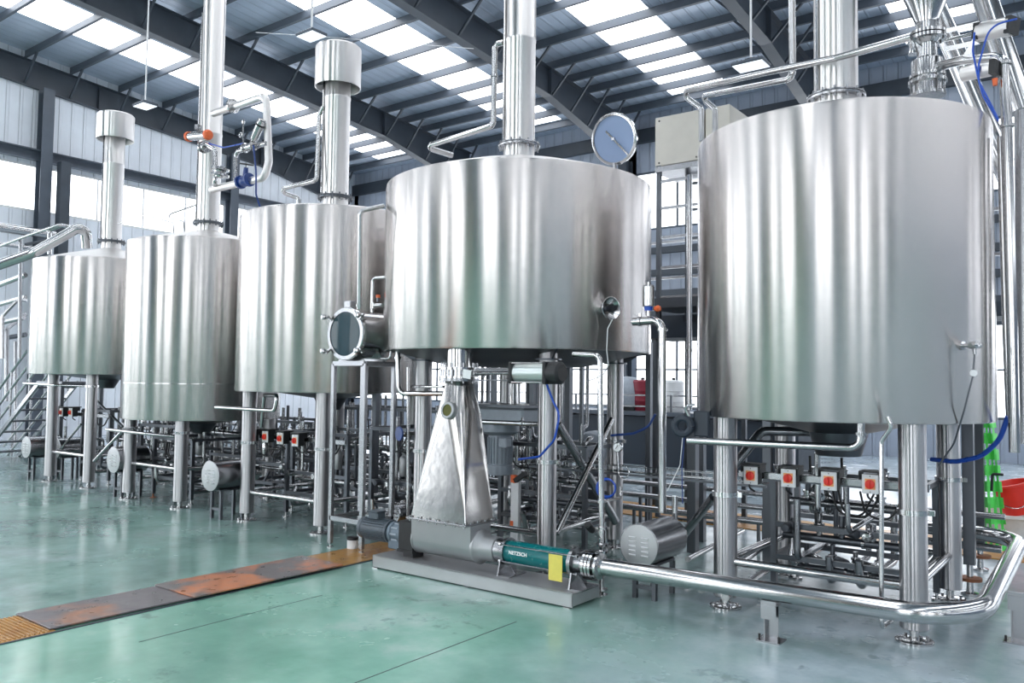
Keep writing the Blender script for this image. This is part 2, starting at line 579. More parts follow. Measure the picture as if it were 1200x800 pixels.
# eave walls (Y = YE behind the tanks, Y = YN behind the camera)
wn = 60
for y, nm in ((YE, 'wall_back'), (YN, 'wall_front')):
    sg = -1 if y > 0 else 1
    def band(z0, z1, x0=XG, x1=XE, mat='wall_y', name=nm):
        struct(MB().box(((x0 + x1) / 2, y - sg * .06, (z0 + z1) / 2), (x1 - x0, .12, z1 - z0)), name, mat)
    if y > 0:
        band(3.25, SILL); band(7.9, 9.72); band(0, 1.0)
        for z in (9.0, 5.55, 4.9, 4.3, 3.7, 3.2):
            mb = MB().box((0, y + sg * .09, z), (XE - XG, .14, .18 if z < 9 else .4)); struct(mb, 'wall_girt', 'struct')
        for i in range(8):
            a, b = bays[i] + .2, bays[i + 1] - .2
            for z0, z1 in ((SILL, 7.9), (1.0, 3.25)):
                o = struct(MB().box(((a + b) / 2, y - sg * .06, (z0 + z1) / 2), (b - a, .02, z1 - z0)), 'window_%d' % wn, 'window'); wn += 1
                fr = MB(); n = 4
                for j in range(n + 1): fr.box((a + (b - a) * j / n, y - sg * .03, (z0 + z1) / 2), (.06, .05, z1 - z0))
                fr.box(((a + b) / 2, y - sg * .03, z0), (b - a, .07, .06)); fr.box(((a + b) / 2, y - sg * .03, z1), (b - a, .07, .06))
                if z1 < 4: fr.box(((a + b) / 2, y - sg * .03, 2.1), (b - a, .05, .05))
                fr.build('window_frame', 'struct_lt', o, False)
    else:
        band(8.2, zroof(YN) + .0, mat='wall_y')
        dn = 1
        # unseen wall: glowing panes, dark and buff panels added for bands in tank reflections
        seq = [('window', 3.4), ('white', 2.2), ('dark', 2.6), ('buff', 1.6), ('window', 2.6), ('dark', 1.2), ('window', 3.2), ('buff', 2.6), ('dark', 1.5), ('white', 1.3), ('window', 3.6), ('dark', 2.4), ('buff', 1.4), ('window', 2.2), ('dark', 1.8),
               ('window', 3.2), ('buff', 2.4), ('dark', 1.6), ('window', 2.4), ('white', 2.2), ('dark', 1.9)]
        xcur = XG
        if True:
            segs = []
            for kind, wd in seq: segs.append((kind, xcur, min(XE, xcur + wd))); xcur += wd
            segs[-1] = (segs[-1][0], segs[-1][1], XE)
            for kind, f0, f1 in segs:
                x0, x1 = f0, f1
                if kind == 'window':
                    o = struct(MB().box(((x0 + x1) / 2, y - .06, 4.5), (x1 - x0, .02, 7.4)), 'window_%d' % wn, 'window_tall'); wn += 1
                    fr = MB()
                    for xx in (x0, (x0 + x1) / 2, x1): fr.box((xx, y - .03, 4.5), (.06, .05, 7.4))
                    for z in (.8, 2.6, 4.5, 6.3, 8.2): fr.box(((x0 + x1) / 2, y - .03, z), (x1 - x0, .05, .06))
                    fr.build('window_frame', 'white', o, False)  # frame of the added pane
                    band(0, .8, x0, x1)
                elif kind == 'dark':
                    struct(MB().box(((x0 + x1) / 2, y - .06, 4.1), (x1 - x0, .12, 8.2)), 'door_%d' % dn, 'struct'); dn += 1
                else: band(0, 8.2, x0, x1, 'buff' if kind == 'buff' else 'wall_y')
    for xb in bays:
        if y > 0: struct(MB().box((xb, y - sg * .06, 4.5), (.42, .12, 9)), nm, 'wall_y')

# ------------------------------------------------------------------ tanks
TANKS = {
    5: dict(c=(-1.84, 6.77), R=1.09, z0=1.45, z1=3.66, legs=[(-1.17, 6.07), (-2.49, 6.07), (-1.17, 7.45), (-2.49, 7.45)], rl=.088, hood=None, fl=4.03, cr=.168, off=(0, 0)),
    4: dict(c=(-4.96, 6.68), R=1.345, z0=1.985, z1=3.64, legs=[(-4.12, 6.02), (-5.66, 6.06), (-4.28, 7.5), (-5.7, 7.5)], rl=.085, hood=None, fl=4.13, cr=.16, off=(0, 0)),
    3: dict(c=(-7.86, 6.75), R=1.13, z0=1.55, z1=3.65, legs=[(-7.16, 6.05), (-8.50, 6.04), (-7.12, 7.45), (-8.52, 7.45)], rl=.085, hood=(5.35, 5.87, .285), fl=3.97, cr=.16, off=(0, 0)),
    2: dict(c=(-10.56, 6.72), R=1.065, z0=1.135, z1=3.57, legs=[(-9.93, 6.03), (-11.22, 6.03), (-9.93, 7.4), (-11.22, 7.4)], rl=.085, hood=None, fl=3.93, cr=.155, off=(0, 0)),
    1: dict(c=(-13.38, 6.75), R=1.13, z0=1.73, z1=3.53, legs=[(-12.72, 6.2), (-14.0, 6.2), (-12.72, 7.45), (-14.0, 7.45)], rl=.085, hood=(5.62, 6.05, .29), fl=3.93, cr=.155, off=(0, 0)),
}
LAB = {
    5: 'large brushed steel tank nearest on the right, flue and cone valve on its lid',
    4: 'widest brushed steel tank, standing highest above the pump skid, open round hatch on its lid',
    3: 'brushed steel tank behind the round glass end cover, capped flue on its lid',
    2: 'low-hanging brushed steel tank whose flue carries the blue valve and pipe loop',
    1: 'farthest brushed steel tank beside the stairs, short capped flue on its lid',
}
ROOT = {}
for k, t in TANKS.items():
    cx, cy = t['c']; Rr = t['R']; z0, z1 = t['z0'], t['z1']
    root = thing('brewing_tank', LAB[k], 'tank', (cx, cy, 0), 'brushed steel tanks in a row'); ROOT[k] = root
    mb = MB(); mb.lathe((cx, cy, 0), (0, 0, 1), [(z0 + .004, Rr - .03), (z0, Rr - .012), (z0 + .012, Rr), (z1 - .03, Rr), (z1 - .008, Rr - .006), (z1, Rr - .03)], 160, False)
    mb.build('shell', 'tank', root, ang=50)
    # lid: rounded knuckle and shallow cone up to the flue neck
    ht = t['fl'] - .10 - z1
    mb = MB(); mb.lathe((cx, cy, 0), (0, 0, 1), [(z1 - .002, Rr - .03), (z1 + .012, Rr - .06), (z1 + ht * .42, Rr * .6), (z1 + ht * .8, t['cr'] + .1), (z1 + ht * .9, t['cr'])], 96, False)
    mb.build('lid', 'flue', root, ang=60)
    if k == 5:
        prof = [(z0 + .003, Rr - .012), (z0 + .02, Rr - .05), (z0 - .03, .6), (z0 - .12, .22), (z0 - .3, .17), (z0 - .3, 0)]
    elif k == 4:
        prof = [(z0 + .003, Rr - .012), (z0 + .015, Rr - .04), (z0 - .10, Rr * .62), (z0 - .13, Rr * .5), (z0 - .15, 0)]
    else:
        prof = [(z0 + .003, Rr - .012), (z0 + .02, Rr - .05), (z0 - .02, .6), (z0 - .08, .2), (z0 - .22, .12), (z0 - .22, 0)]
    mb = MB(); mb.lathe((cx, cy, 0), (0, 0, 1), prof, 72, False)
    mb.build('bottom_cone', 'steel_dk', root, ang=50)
    for (lx, ly) in t['legs']:
        rl = t['rl']
        front = ly < 6.5
        mb = MB(); mb.lathe((lx, ly, 0), (0, 0, 1), [(.09, rl * .96), (.095, rl), (z0 + .0, rl), (z0 + .06, rl)], 36)
        leg = mb.build('leg', 'leg', root)
        mb = MB(); mb.lathe((lx, ly, 0), (0, 0, 1), [(.001, .12), (.014, .12), (.016, .115), (.017, .03), (.1, .028)], 32)
        for q in range(4):
            a = PI / 4 + q * PI / 2
            mb.lathe((lx + .095 * math.cos(a), ly + .095 * math.sin(a), 0), (0, 0, 1), [(.01, .012), (.03, .012)], 6)
        mb.build('foot_plate', 'steel', leg)
        if front or k in (5, 4):
            zc = {5: .86, 4: 1.0, 3: .93, 2: .98, 1: 1.55}[k]
            if not front: zc += .1
            mb = MB(); mb.ring((lx, ly, zc), (0, 0, 1), rl, .012, .035, 32)
            mb.box((lx + rl + .02, ly, zc), (.05, .02, .035)); mb.build('clamp_ring', 'steel', leg)
        if k == 4:   # flanged leg heads with gusset plates
            mb = MB(); mb.lathe((lx, ly, 0), (0, 0, 1), [(z0 - .09, .12), (z0 - .075, .12)], 32)
            dx, dy = lx - cx, ly - cy; L = math.hypot(dx, dy); dx /= L; dy /= L
            for sgn in (-1, 1):
                px_, py_ = -dy * sgn * .0, dx * sgn * .0
                b0 = Vector((lx, ly, z0 - .08))
                mb.prism([b0 + Vector((dx, dy, 0)) * .05, b0 + Vector((dx, dy, 0)) * .12, b0 + Vector((dx * .26, dy * .26, .085)), b0 + Vector((dx * .05, dy * .05, .085))], Vector((-dy, dx, 0)) * .008 * sgn)
            mb.build('leg_bracket', 'steel_dk', leg)
    # flue
    ox, oy = cx, cy
    cr_ = t['cr']; top = 10.9 if t['hood'] is None else t['hood'][0] + .12
    mb = MB(); mb.lathe((ox, oy, 0), (0, 0, 1), [(t['fl'] - .14, cr_ * .98), (t['fl'] - .02, cr_ * .98), (t['fl'], cr_), (5.2, cr_), (5.205, cr_ + .004), (5.23, cr_ + .004), (5.235, cr_), (top, cr_)], 56)
    flue = mb.build('flue', 'flue', root, ang=40)
    mb = MB(); mb.lathe((ox, oy, 0), (0, 0, 1), [(t['fl'] - .028, cr_), (t['fl'] - .028, cr_ + .055), (t['fl'] - .014, cr_ + .058), (t['fl'] - .012, cr_ + .05), (t['fl'] - .008, cr_ + .05), (t['fl'] - .006, cr_ + .058), (t['fl'] + .006, cr_ + .055), (t['fl'] + .006, cr_)], 48, False)
    for q in range(14):
        a = 2 * PI * q / 14
        mb.lathe((ox + (cr_ + .038) * math.cos(a), oy + (cr_ + .038) * math.sin(a), t['fl'] - .055), (0, 0, 1), [(0, .009), (.085, .009)], 6)
    mb.build('flue_flange', 'steel_dk' if k < 4 else 'steel_sat', flue)
    mb = MB(); mb.cyl((ox - cr_ * .62, oy - cr_ * .88, t['fl'] + .02), (ox - cr_ * .62, oy - cr_ * .88, min(top, 7.0)), .012, seg=8)
    mb.build('cable_conduit', 'steel', flue)
    if t['hood']:
        h0, h1, hr = t['hood']
        mb = MB(); mb.lathe((ox, oy, 0), (0, 0, 1), [(h0 + .01, hr - .015), (h0, hr - .004), (h0 + .006, hr), (h1 - .02, hr), (h1, hr - .02), (h1 + .03, 0)], 56, False)
        mb.lathe((ox, oy, 0), (0, 0, -1), [(-h0 - .01, hr - .015), (-h0 - .2, hr - .02)], 56, False)
        mb.build('flue_hood', 'flue', flue, ang=40)
        mb = MB()
        for q in range(4):
            a = q * PI / 2 + .5
            mb.bar((ox + cr_ * math.cos(a), oy + cr_ * math.sin(a), h0 + .06), (ox + hr * .96 * math.cos(a), oy + hr * .96 * math.sin(a), h0 + .06), .02, .006)
        mb.build('hood_bracket', 'steel_dk', flue)


def rails(k, zs, r=.028, back=True, side=True, zb=None):
    t = TANKS[k]; L = t['legs']; root = ROOT[k]
    prs = [(0, 1)]
    if side: prs += [(0, 2), (1, 3)]
    if back: prs += [(2, 3)]
    for z in zs:
        for (a, b) in prs:
            A = Vector((*L[a], z)); B = Vector((*L[b], z + .0)); d = (B - A).normalized()
            MB().cyl(A + d * t['rl'] * .9, B - d * t['rl'] * .9, r, seg=14).build('leg_brace', 'steel', root)


rails(5, [.355], .032)
rails(4, [.36], .028)
rails(3, [.34], .026)
rails(2, [.50], .024)
rails(1, [.48], .024)

# weld seam and belts that are seen on single tanks
t = TANKS[2]
MB().ring((*t['c'], 1.62), (0, 0, 1), t['R'] - .0005, .002, .006, 120).build('weld_seam', 'steel', ROOT[2])


# ------------------------------------------------------------------ generic fittings
def valve_parts(root, p, axis, r, handle=True, act=None, name='valve', upv=(0, 0, 1), mat='steel'):
    """butterfly valve: body ring, bolts; black lever or round actuator"""
    p = Vector(p); axis = Vector(axis).normalized(); upv = Vector(upv)
    mb = MB(); mb.lathe(p - axis * .03, axis, [(0, r), (0, r * 1.75), (.018, r * 1.75), (.02, r * 1.4), (.04, r * 1.4), (.042, r * 1.75), (.06, r * 1.75), (.06, r)], 20)
    mb.cyl(p + upv * r * 1.3, p + upv * (r * 1.3 + .05), .012, seg=10)
    v = mb.build(name, mat, root)
    if act:
        mb = MB(); b = p + upv * (r * 1.3 + .045)
        h = .13
        mb.lathe(b, upv, [(0, .018), (.012, .036), (h, .036), (h + .012, .03), (h + .014, 0)], 18)
        mb.build('actuator', act, v)
    elif handle:
        mb = MB(); b = p + upv * (r * 1.3 + .05)
        mb.bar(b, b + axis * .13 + upv * .012, .02, .01); mb.box(b, (.03, .03, .02))
        mb.build('lever', 'black', v)
    return v


def clamp(root, p, axis, r):
    MB().ring(p, axis, r, .011, .022, 20).box(Vector(p) + Vector((0, 0, r + .02)), (.02, .02, .03)).build('pipe_clamp', 'steel', root)


def pipe_thing(label, pts, r, bend=.08, mat='steel', clamps=(), name='steel_pipe', cat='pipe', group=None, seg=16):
    mb = MB(); mb.pipe(pts, r, bend, seg)
    o = mb.build(name, mat, None, True, ang=60)
    tag(o, label, cat, group)
    pts = [Vector(p) for p in pts]
    for (i, f) in clamps:
        a, b = pts[i], pts[i + 1]; q = a + (b - a) * f
        clamp(o, q, b - a, r)
    return o


# ------------------------------------------------------------------ pump skid (front of the widest tank)
root = thing('skid_base', 'low galvanised steel base plate carrying the screw pump on the floor', 'base', (-4.43, 5.5, 0))
XA, XB, YA, YB, ZT = -5.51, -3.36, 5.265, 5.66, .115
mb = MB(); mb.box(((XA + XB) / 2, (YA + YB) / 2, ZT - .004), (XB - XA, YB - YA, .008), bev=.003)
mb.box(((XA + XB) / 2, YA + .004, ZT / 2 + .004), (XB - XA, .008, ZT - .012), bev=.002)
mb.box(((XA + XB) / 2, YB - .004, ZT / 2 + .004), (XB - XA, .008, ZT - .012))
mb.box((XA + .004, (YA + YB) / 2, ZT / 2 + .004), (.008, YB - YA, ZT - .012)); mb.box((XB - .004, (YA + YB) / 2, ZT / 2 + .004), (.008, YB - YA, ZT - .03))
mb.build('deck', plain('galvanised_plate', (.50, .50, .51), .38, .75, .1, 9), root)
mb = MB()
for x in (XA + .04, -4.4, XB - .05): mb.box((x, YA + .02, .004), (.06, .06, .008))
mb.build('foot', 'steel', root)

PY_, PZ_ = 5.47, .30    # pump axis
root = thing('progressing_cavity_pump', 'screw pump with teal stator tube, dark motor and grey trough below the hopper', 'pump', (-4.5, PY_, ZT))
A = Vector((0, PY_, PZ_))
X = lambda x, dy=0, dz=0: Vector((x, PY_ + dy, PZ_ + dz))
# motor
mb = MB(); mb.lathe(X(-5.86), (1, 0, 0), [(0, .02), (0, .085), (.01, .098), (.05, .1), (.055, .094), (.36, .094), (.37, .104), (.39, .104), (.39, .05)], 32)
mot = mb.build('motor', 'motor', root)
mb = MB()
for q in range(26):
    a = 2 * PI * q / 26
    d = Vector((0, math.cos(a), math.sin(a)))
    mb.bar(X(-5.79) + d * .098, X(-5.51) + d * .098, .004, .016, up=d)
mb.build('cooling_fins', 'motor', mot)
MB().box(X(-5.68, 0, .13), (.13, .11, .07), bev=.01).box(X(-5.68, 0, .168), (.14, .12, .012), bev=.004).build('terminal_box', 'motor', mot)
# gear
mb = MB(); mb.lathe(X(-5.47), (1, 0, 0), [(0, .075), (.02, .098), (.05, .098), (.06, .085), (.13, .085), (.14, .1), (.2, .1), (.2, .05)], 24)
mb.box(X(-5.38, 0, -.09), (.16, .14, .10), bev=.01)
gear = mb.build('gearbox', plain('blue_grey_gearbox', (.13, .17, .21), .4, .1, .05, 20), root)
mb = MB()
for q in range(10):
    a = 2 * PI * q / 10
    mb.bar(X(-5.41) + Vector((0, math.cos(a), math.sin(a))) * .09, X(-5.33) + Vector((0, math.cos(a), math.sin(a))) * .09, .012, .014)
mb.build('cooling_fins', 'motor_lt', gear)
# open lantern bracket
mb = MB()
for s in (-1, 1): mb.box(X(-5.20, s * .095, .0), (.17, .02, .27))
mb.box(X(-5.20, 0, .125), (.17, .19, .02)); mb.box(X(-5.20, 0, -.125), (.19, .23, .022)); mb.box(X(-5.285, 0, 0), (.012, .19, .24)); mb.box(X(-5.115, 0, 0), (.012, .19, .24))
mb.box(X(-5.20, 0, -.16), (.12, .14, .06))
mb.build('lantern', 'black', root)
MB().cyl(X(-5.28), X(-5.1), .022, seg=14).build('shaft', 'steel', root)
# trough casing: U section under the hopper flange
tx0, tx1 = -5.10, -4.42
sec = []
for q in range(13):
    a = PI + PI * q / 12
    sec.append((math.cos(a) * .135, math.sin(a) * .135 + .0))
sec = [(-.135, .19)] + sec + [(.135, .19)]
mb = MB(); mb.prism([X(tx0, y, z) for y, z in sec][::-1], (tx1 - tx0, 0, 0)); tro = mb.build('trough', 'cast', root)
MB().lathe(X(tx1), (1, 0, 0), [(-.01, .14), (.02, .145), (.05, .115), (.08, .108), (.2, .105), (.2, .02)], 28).build('casing_end', 'cast', root)
MB().lathe(X(tx0), (-1, 0, 0), [(-.01, .14), (.005, .14), (.015, .10), (.02, 0)], 28).build('casing_end', 'cast', root)
# connecting tube with tie-rod flange
mb = MB(); mb.lathe(X(-4.24), (1, 0, 0), [(0, .1), (.04, .092), (.10, .092), (.11, .112), (.135, .112), (.135, .05)], 28)
mb.build('suction_flange', 'steel_sat', root)
mb = MB(); mb.lathe(X(-4.11), (1, 0, 0), [(0, .08), (0, .088), (.02, .092), (.62, .092), (.64, .088), (.64, .05)], 32)
st = mb.build('stator', 'teal', root)
cu = bpy.data.curves.new('lettering', 'FONT'); cu.body = 'NETZSCH'; cu.size = .040; cu.extrude = .001; cu.align_x = 'LEFT'; cu.align_y = 'CENTER'
cu.space_character = 1.05; cu.offset = .0012
_t = bpy.data.objects.new('lettering_curve', cu); col.objects.link(_t); bpy.context.view_layer.update()
_me = bpy.data.meshes.new_from_object(_t); bpy.data.objects.remove(_t)
_me.materials.clear(); _me.materials.append(M['lettering'])
tx = bpy.data.objects.new('lettering', _me); col.objects.link(tx); tx.parent = st
tx.rotation_euler = (PI / 2, 0, 0)
off = Vector((0, 0, 0)); p = st
while p is not None: off += p.location; p = p.parent
tx.location = X(-4.05, -.0935, .014) - off
# label plate, hangs on the rods
mb = MB()
for a in (40, 140, 220, 320):
    y, z = math.cos(R(a)) * .118, math.sin(R(a)) * .105
    mb.cyl(X(-4.16, y, z), X(-3.40, y, z), .006, seg=8)
    for x in (-4.15, -3.41): mb.cyl(X(x, y, z), X(x + .02, y, z), .013, seg=6)
mb.build('tie_rod', 'steel', root)
MB().box(X(-3.57, -.125, -.035), (.125, .004, .20)).build('label_plate', 'yellow', root)
mb = MB(); mb.lathe(X(-3.48), (1, 0, 0), [(0, .09), (0, .118), (.03, .118), (.035, .075), (.10, .062), (.16, .062)], 28)
mb.build('discharge_end', 'steel_sat', root)
for x in (-4.14, -3.45):
    mb = MB(); mb.prism([X(x, -.1, -.06), X(x, .1, -.06), X(x, .13, -.183), X(x, -.13, -.183)], (.012, 0, 0))
    mb.box(X(x + .05, 0, -.18), (.14, .24, .008))
    mb.prism([X(x, -.005, -.07), X(x + .09, -.005, -.18), X(x, -.005, -.18)], (0, .01, 0))
    mb.build('support_bracket', 'steel_sat', root)
# discharge flange joint
mb = MB()
for x in (-3.345, -3.315, -3.285):
    mb.lathe(X(x), (1, 0, 0), [(-.011, .06), (-.011, .112), (.011, .112), (.011, .06)], 28)
for q in range(8):
    a = 2 * PI * q / 8
    mb.cyl(X(-3.375, math.cos(a) * .092, math.sin(a) * .092), X(-3.255, math.cos(a) * .092, math.sin(a) * .092), .009, seg=6)
mb.build('discharge_flange', 'steel', root)

# hopper between the gate valve and the pump trough
root = thing('transition_hopper', 'creased sheet steel hopper narrowing upward from the pump to the gate valve', 'hopper', (-4.78, 5.47, .49))
hx0, hx1, hy0, hy1, hz = -5.07, -4.45, 5.30, 5.68, .50
TC = Vector((-4.765, 5.56, 1.71)); TR = .115
bot = [(hx0, hy0), (hx1, hy0), (hx1, hy1), (hx0, hy1)]
# square to round transition: creases fan out from every corner
nseg = 10
mb = MB(); vs = []; fs = []
rings = 40
for i, (bx, by) in enumerate(bot): vs.append(Vector((bx, by, hz)))
cor = [PI * 1.25, PI * 1.75, PI * .25, PI * .75]
for q in range(rings):
    a = 2 * PI * q / rings
    vs.append(TC + Vector((math.cos(a) * TR, math.sin(a) * TR, 0)))


def near(a):
    best = None
    for i, c in enumerate(cor):
        d = abs((a - c + PI) % (2 * PI) - PI)
        if best is None or d < best[0] - 1e-6: best = (d, i)
    return best[1]


ZM = 1.42; RM = .175
MC = Vector((-4.735, 5.53, ZM))
for q in range(rings):
    a = 2 * PI * q / rings
    k = 1 + .13 * abs(math.sin(2 * a)) ** 3          # squarish with soft corners
    vs.append(MC + Vector((math.cos(a) * RM * k, math.sin(a) * RM * k * .95, 0)))
for q in range(rings):
    q2 = (q + 1) % rings
    fs.append((4 + rings + q, 4 + rings + q2, 4 + q2, 4 + q))
for q in range(rings):
    a0 = 2 * PI * q / rings; a1 = 2 * PI * (q + 1) / rings
    fs.append((near((a0 + a1) / 2), 4 + rings + (q + 1) % rings, 4 + rings + q))
for q in range(rings):
    a0 = 2 * PI * q / rings; a_ = near(a0 - 1e-3 - PI / rings); b_ = near(a0 + PI / rings)
    if a_ != b_: fs.append((a_, b_, 4 + rings + q))
mb.add(vs, [tuple(f) for f in fs])
hop_mat = plain('dented_bright_steel', (.42, .41, .40), .18, 1, .05, 3.5, .3)
hop = mb.build('hopper_body', hop_mat, root, True, ang=14)
mb = MB(); mb.box(((hx0 + hx1) / 2, (hy0 + hy1) / 2, hz - .008), (hx1 - hx0 + .07, hy1 - hy0 + .07, .016), bev=.003)
for q in range(7):
    x = hx0 + (hx1 - hx0) * q / 6
    for y in (hy0 - .02, hy1 + .02): mb.cyl((x, y, hz - .03), (x, y, hz + .014), .009, seg=6)
for q in range(4):
    y = hy0 + (hy1 - hy0) * (q + .5) / 4
    for x in (hx0 - .02, hx1 + .02): mb.cyl((x, y, hz - .03), (x, y, hz + .014), .009, seg=6)
mb.build('bottom_flange', 'steel_sat', root)
# four raised creases
mb = MB()
for (bx, by), c in zip(bot, cor):
    p0 = Vector((bx, by, hz)); 
    for dd in (0,):
        p1 = MC + Vector((math.cos(c + dd) * RM * 1.13, math.sin(c + dd) * RM * 1.08, 0))
        mb.cyl(p0, p1, .0045, seg=6)
mb.build('crease', 'steel', root)
sg_c = at(528, 481, Y=5.385); sd = Vector((.02, -.99, .12)).normalized()
mb = MB(); mb.lathe(sg_c + sd * -.07, sd, [(0, .062), (.07, .062), (.072, .076), (.10, .076), (.115, .074), (.12, .068), (.12, .052), (.09, .052)], 28, False)
sgf = mb.build('sight_glass_rim', 'cast', root)
MB().lathe(sg_c + sd * .032, sd, [(0, .053), (.008, .053)], 28).build('sight_glass', 'glass_olive', sgf)
mb = MB(); mb.lathe(TC, (0, 0, 1), [(-.012, TR), (-.012, TR + .065), (.012, TR + .065), (.012, TR)], 28)
mb.build('top_flange', 'steel_sat', root)

# knife gate valve
root = thing('knife_gate_valve', 'steel knife gate valve with silver air cylinder above the hopper', 'valve', (TC.x, TC.y, TC.z))
mb = MB(); mb.lathe(TC, (0, 0, 1), [(.013, TR), (.013, TR + .065), (.03, TR + .065), (.03, TR + .03), (.09, TR + .03), (.09, TR + .065), (.11, TR + .065), (.11, TR)], 28)
mb.box(TC + Vector((.12, 0, .06)), (.26, .2, .045), bev=.006)
mb.build('valve_body', 'steel', root)
mb = MB()
for q in range(10):
    a = 2 * PI * q / 10
    mb.cyl(TC + Vector((math.cos(a) * (TR + .045), math.sin(a) * (TR + .045), -.03)), TC + Vector((math.cos(a) * (TR + .045), math.sin(a) * (TR + .045), .15)), .008, seg=6)
mb.build('bolt', 'steel_sat', root)
mb = MB(); mb.lathe(TC + Vector((0, 0, .11)), (0, 0, 1), [(0, TR * .95), (.25, TR * .95)], 28, False)
mb.build('outlet_neck', 'steel', root)
mb = MB()
for y in (-.06, .06): mb.bar(TC + Vector((.24, y, .09)), TC + Vector((.64, y, .09)), .012, .03)
for y in (-.06, .06): mb.bar(TC + Vector((.24, y, -.0)), TC + Vector((.64, y, -.0)), .012, .012)
mb.build('yoke', 'steel', root)
MB().cyl(TC + Vector((.22, 0, .06)), TC + Vector((.64, 0, .06)), .014, seg=12).build('piston_rod', 'steel', root)
zc = .065
mb = MB(); mb.cyl(TC + Vector((.64, 0, zc)), TC + Vector((.96, 0, zc)), .082, seg=28)
cylb = mb.build('air_cylinder', plain('pale_aluminium', (.62, .67, .66), .3, .8, .03, 10), root)
MB().box(TC + Vector((.63, 0, zc)), (.035, .185, .185), bev=.01).build('cylinder_cap', 'black', cylb)
mb = MB(); mb.box(TC + Vector((.975, 0, zc)), (.035, .185, .185), bev=.01)
mb.lathe(TC + Vector((.985, 0, zc)), (1, 0, 0), [(0, .092), (.10, .092), (.12, .07), (.12, 0)], 24)
mb.build('cylinder_cap', 'black', cylb)
mb = MB()
for y in (-.08, .08):
    for z in (-.08, .08): mb.cyl(TC + Vector((.62, y, zc + z)), TC + Vector((.98, y, zc + z)), .006, seg=8)
mb.build('tie_rod', 'steel', cylb)
MB().box(TC + Vector((.20, -.13, .05)), (.09, .004, .075), Matrix.Rotation(.15, 3, 'Y')).build('tag_plate', 'white', root)

# ------------------------------------------------------------------ big delivery pipe round the right-hand tank
zp = .30
pts = [(-3.27, PY_, zp), (-.72, PY_ - .02, .35), (-.74, 8.3, .42), (-1.7, 8.33, .42)]
big = pipe_thing('thick shiny delivery pipe running low from the pump round the nearest tank', pts, .064, .42, clamps=(), seg=28)
mb = MB(); mb.lathe((-3.255, PY_, zp), (1, 0, 0), [(0, .066), (0, .1), (.02, .1), (.03, .07), (.05, .066)], 24)
mb.build('pipe_flange', 'steel', big)
for s_, f_ in ((0, .42),):
    q = Vector(pts[0]).lerp(Vector(pts[1]), .5)
    MB().ring(q, (1, 0, 0), .0635, .0015, .008, 28).build('weld_bead', 'steel', big)


def pipe_stand(x, y, z, label, wide=.10):
    root = thing('pipe_stand', label, 'stand', (x, y, 0), 'short steel stands under the delivery pipe')
    mb = MB(); mb.box((x, y, z - .07), (wide, .12, .008)); mb.box((x, y - .05, z - .1), (wide, .008, .12)); mb.build('saddle', 'steel_sat', root)
    mb = MB(); mb.box((x - wide * .3, y, (z - .07) / 2), (.008, .09, z - .07)); mb.box((x + wide * .1, y, (z - .07) / 2), (wide * .8, .008, z - .07)); mb.build('post', 'steel_sat', root)
    mb = MB(); mb.box((x, y, .005), (.16, .14, .01)); mb.build('base_plate', 'steel_sat', root)
    for sx in (-1, 1): MB().cyl((x + sx * .065, y - .04, .01), (x + sx * .065, y - .04, .045), .008, seg=6).build('anchor_bolt', 'black', root)


pipe_stand(-1.93, PY_ + .01, .31 + .0, 'small steel pipe stand under the middle of the thick delivery pipe')
pipe_stand(-.62, 6.5, .38, 'small steel pipe stand beside the curved end of the thick delivery pipe')

# ------------------------------------------------------------------ shrouded motors
def shroud(x, y, z, r, L, label, stand=True):
    root = thing('motor_shroud', label, 'motor cover', (x, y + L / 2, 0), 'round steel motor covers with louvred ends')
    mb = MB(); mb.lathe((x, y, z), (0, 1, 0), [(.006, r - .01), (.0, r - .004), (.002, r), (.012, r), (.014, r - .004), (L, r - .004), (L, r - .02), (L + .06, r * .7), (L + .06, .05)], 48)
    mb.build('drum', 'steel_sat', root)
    mb = MB(); mb.lathe((x, y + .004, z), (0, -1, 0), [(0, r - .008), (.006, r - .008), (.007, r - .012)], 48)
    face = mb.build('end_plate', plain('matt_grey_plate', (.42, .43, .44), .45, .6, .04, 20), root)
    mb = MB()
    for sx in (-1, 1):
        for q in range(5):
            zz = z + (q - 2) * r * .2
            xx = x + sx * r * .32
            w = r * .17
            mb.prism([(xx - w, y - .004, zz), (xx - w, y - .016, zz - .004), (xx - w, y - .004, zz - .016)][::-1], (2 * w, 0, 0))
    mb.build('louvres', 'white', face)
    if stand:
        mb = MB(); zb = z - r
        mb.box((x, y + L * .5, zb + .012), (r * 1.1, L * .7, .02))
        for sx in (-1, 1):
            for sy in (.2, .8):
                mb.box((x + sx * r * .5, y + L * sy, zb / 2), (.035, .035, zb))
        mb.box((x, y + L * .2, zb * .35), (r, .03, .03))
        mb.build('stand', 'steel_dk', root)
    mb = MB(); mb.lathe((x, y + L + .05, z), (0, 1, 0), [(0, .09), (.03, .1), (.10, .1), (.12, .06)], 24)
    mb.cyl((x, y + L + .12, z + .05), (x, y + L + .12, z + .32), .025, seg=12)
    mb.build('pump_head', 'steel', root)
    return root


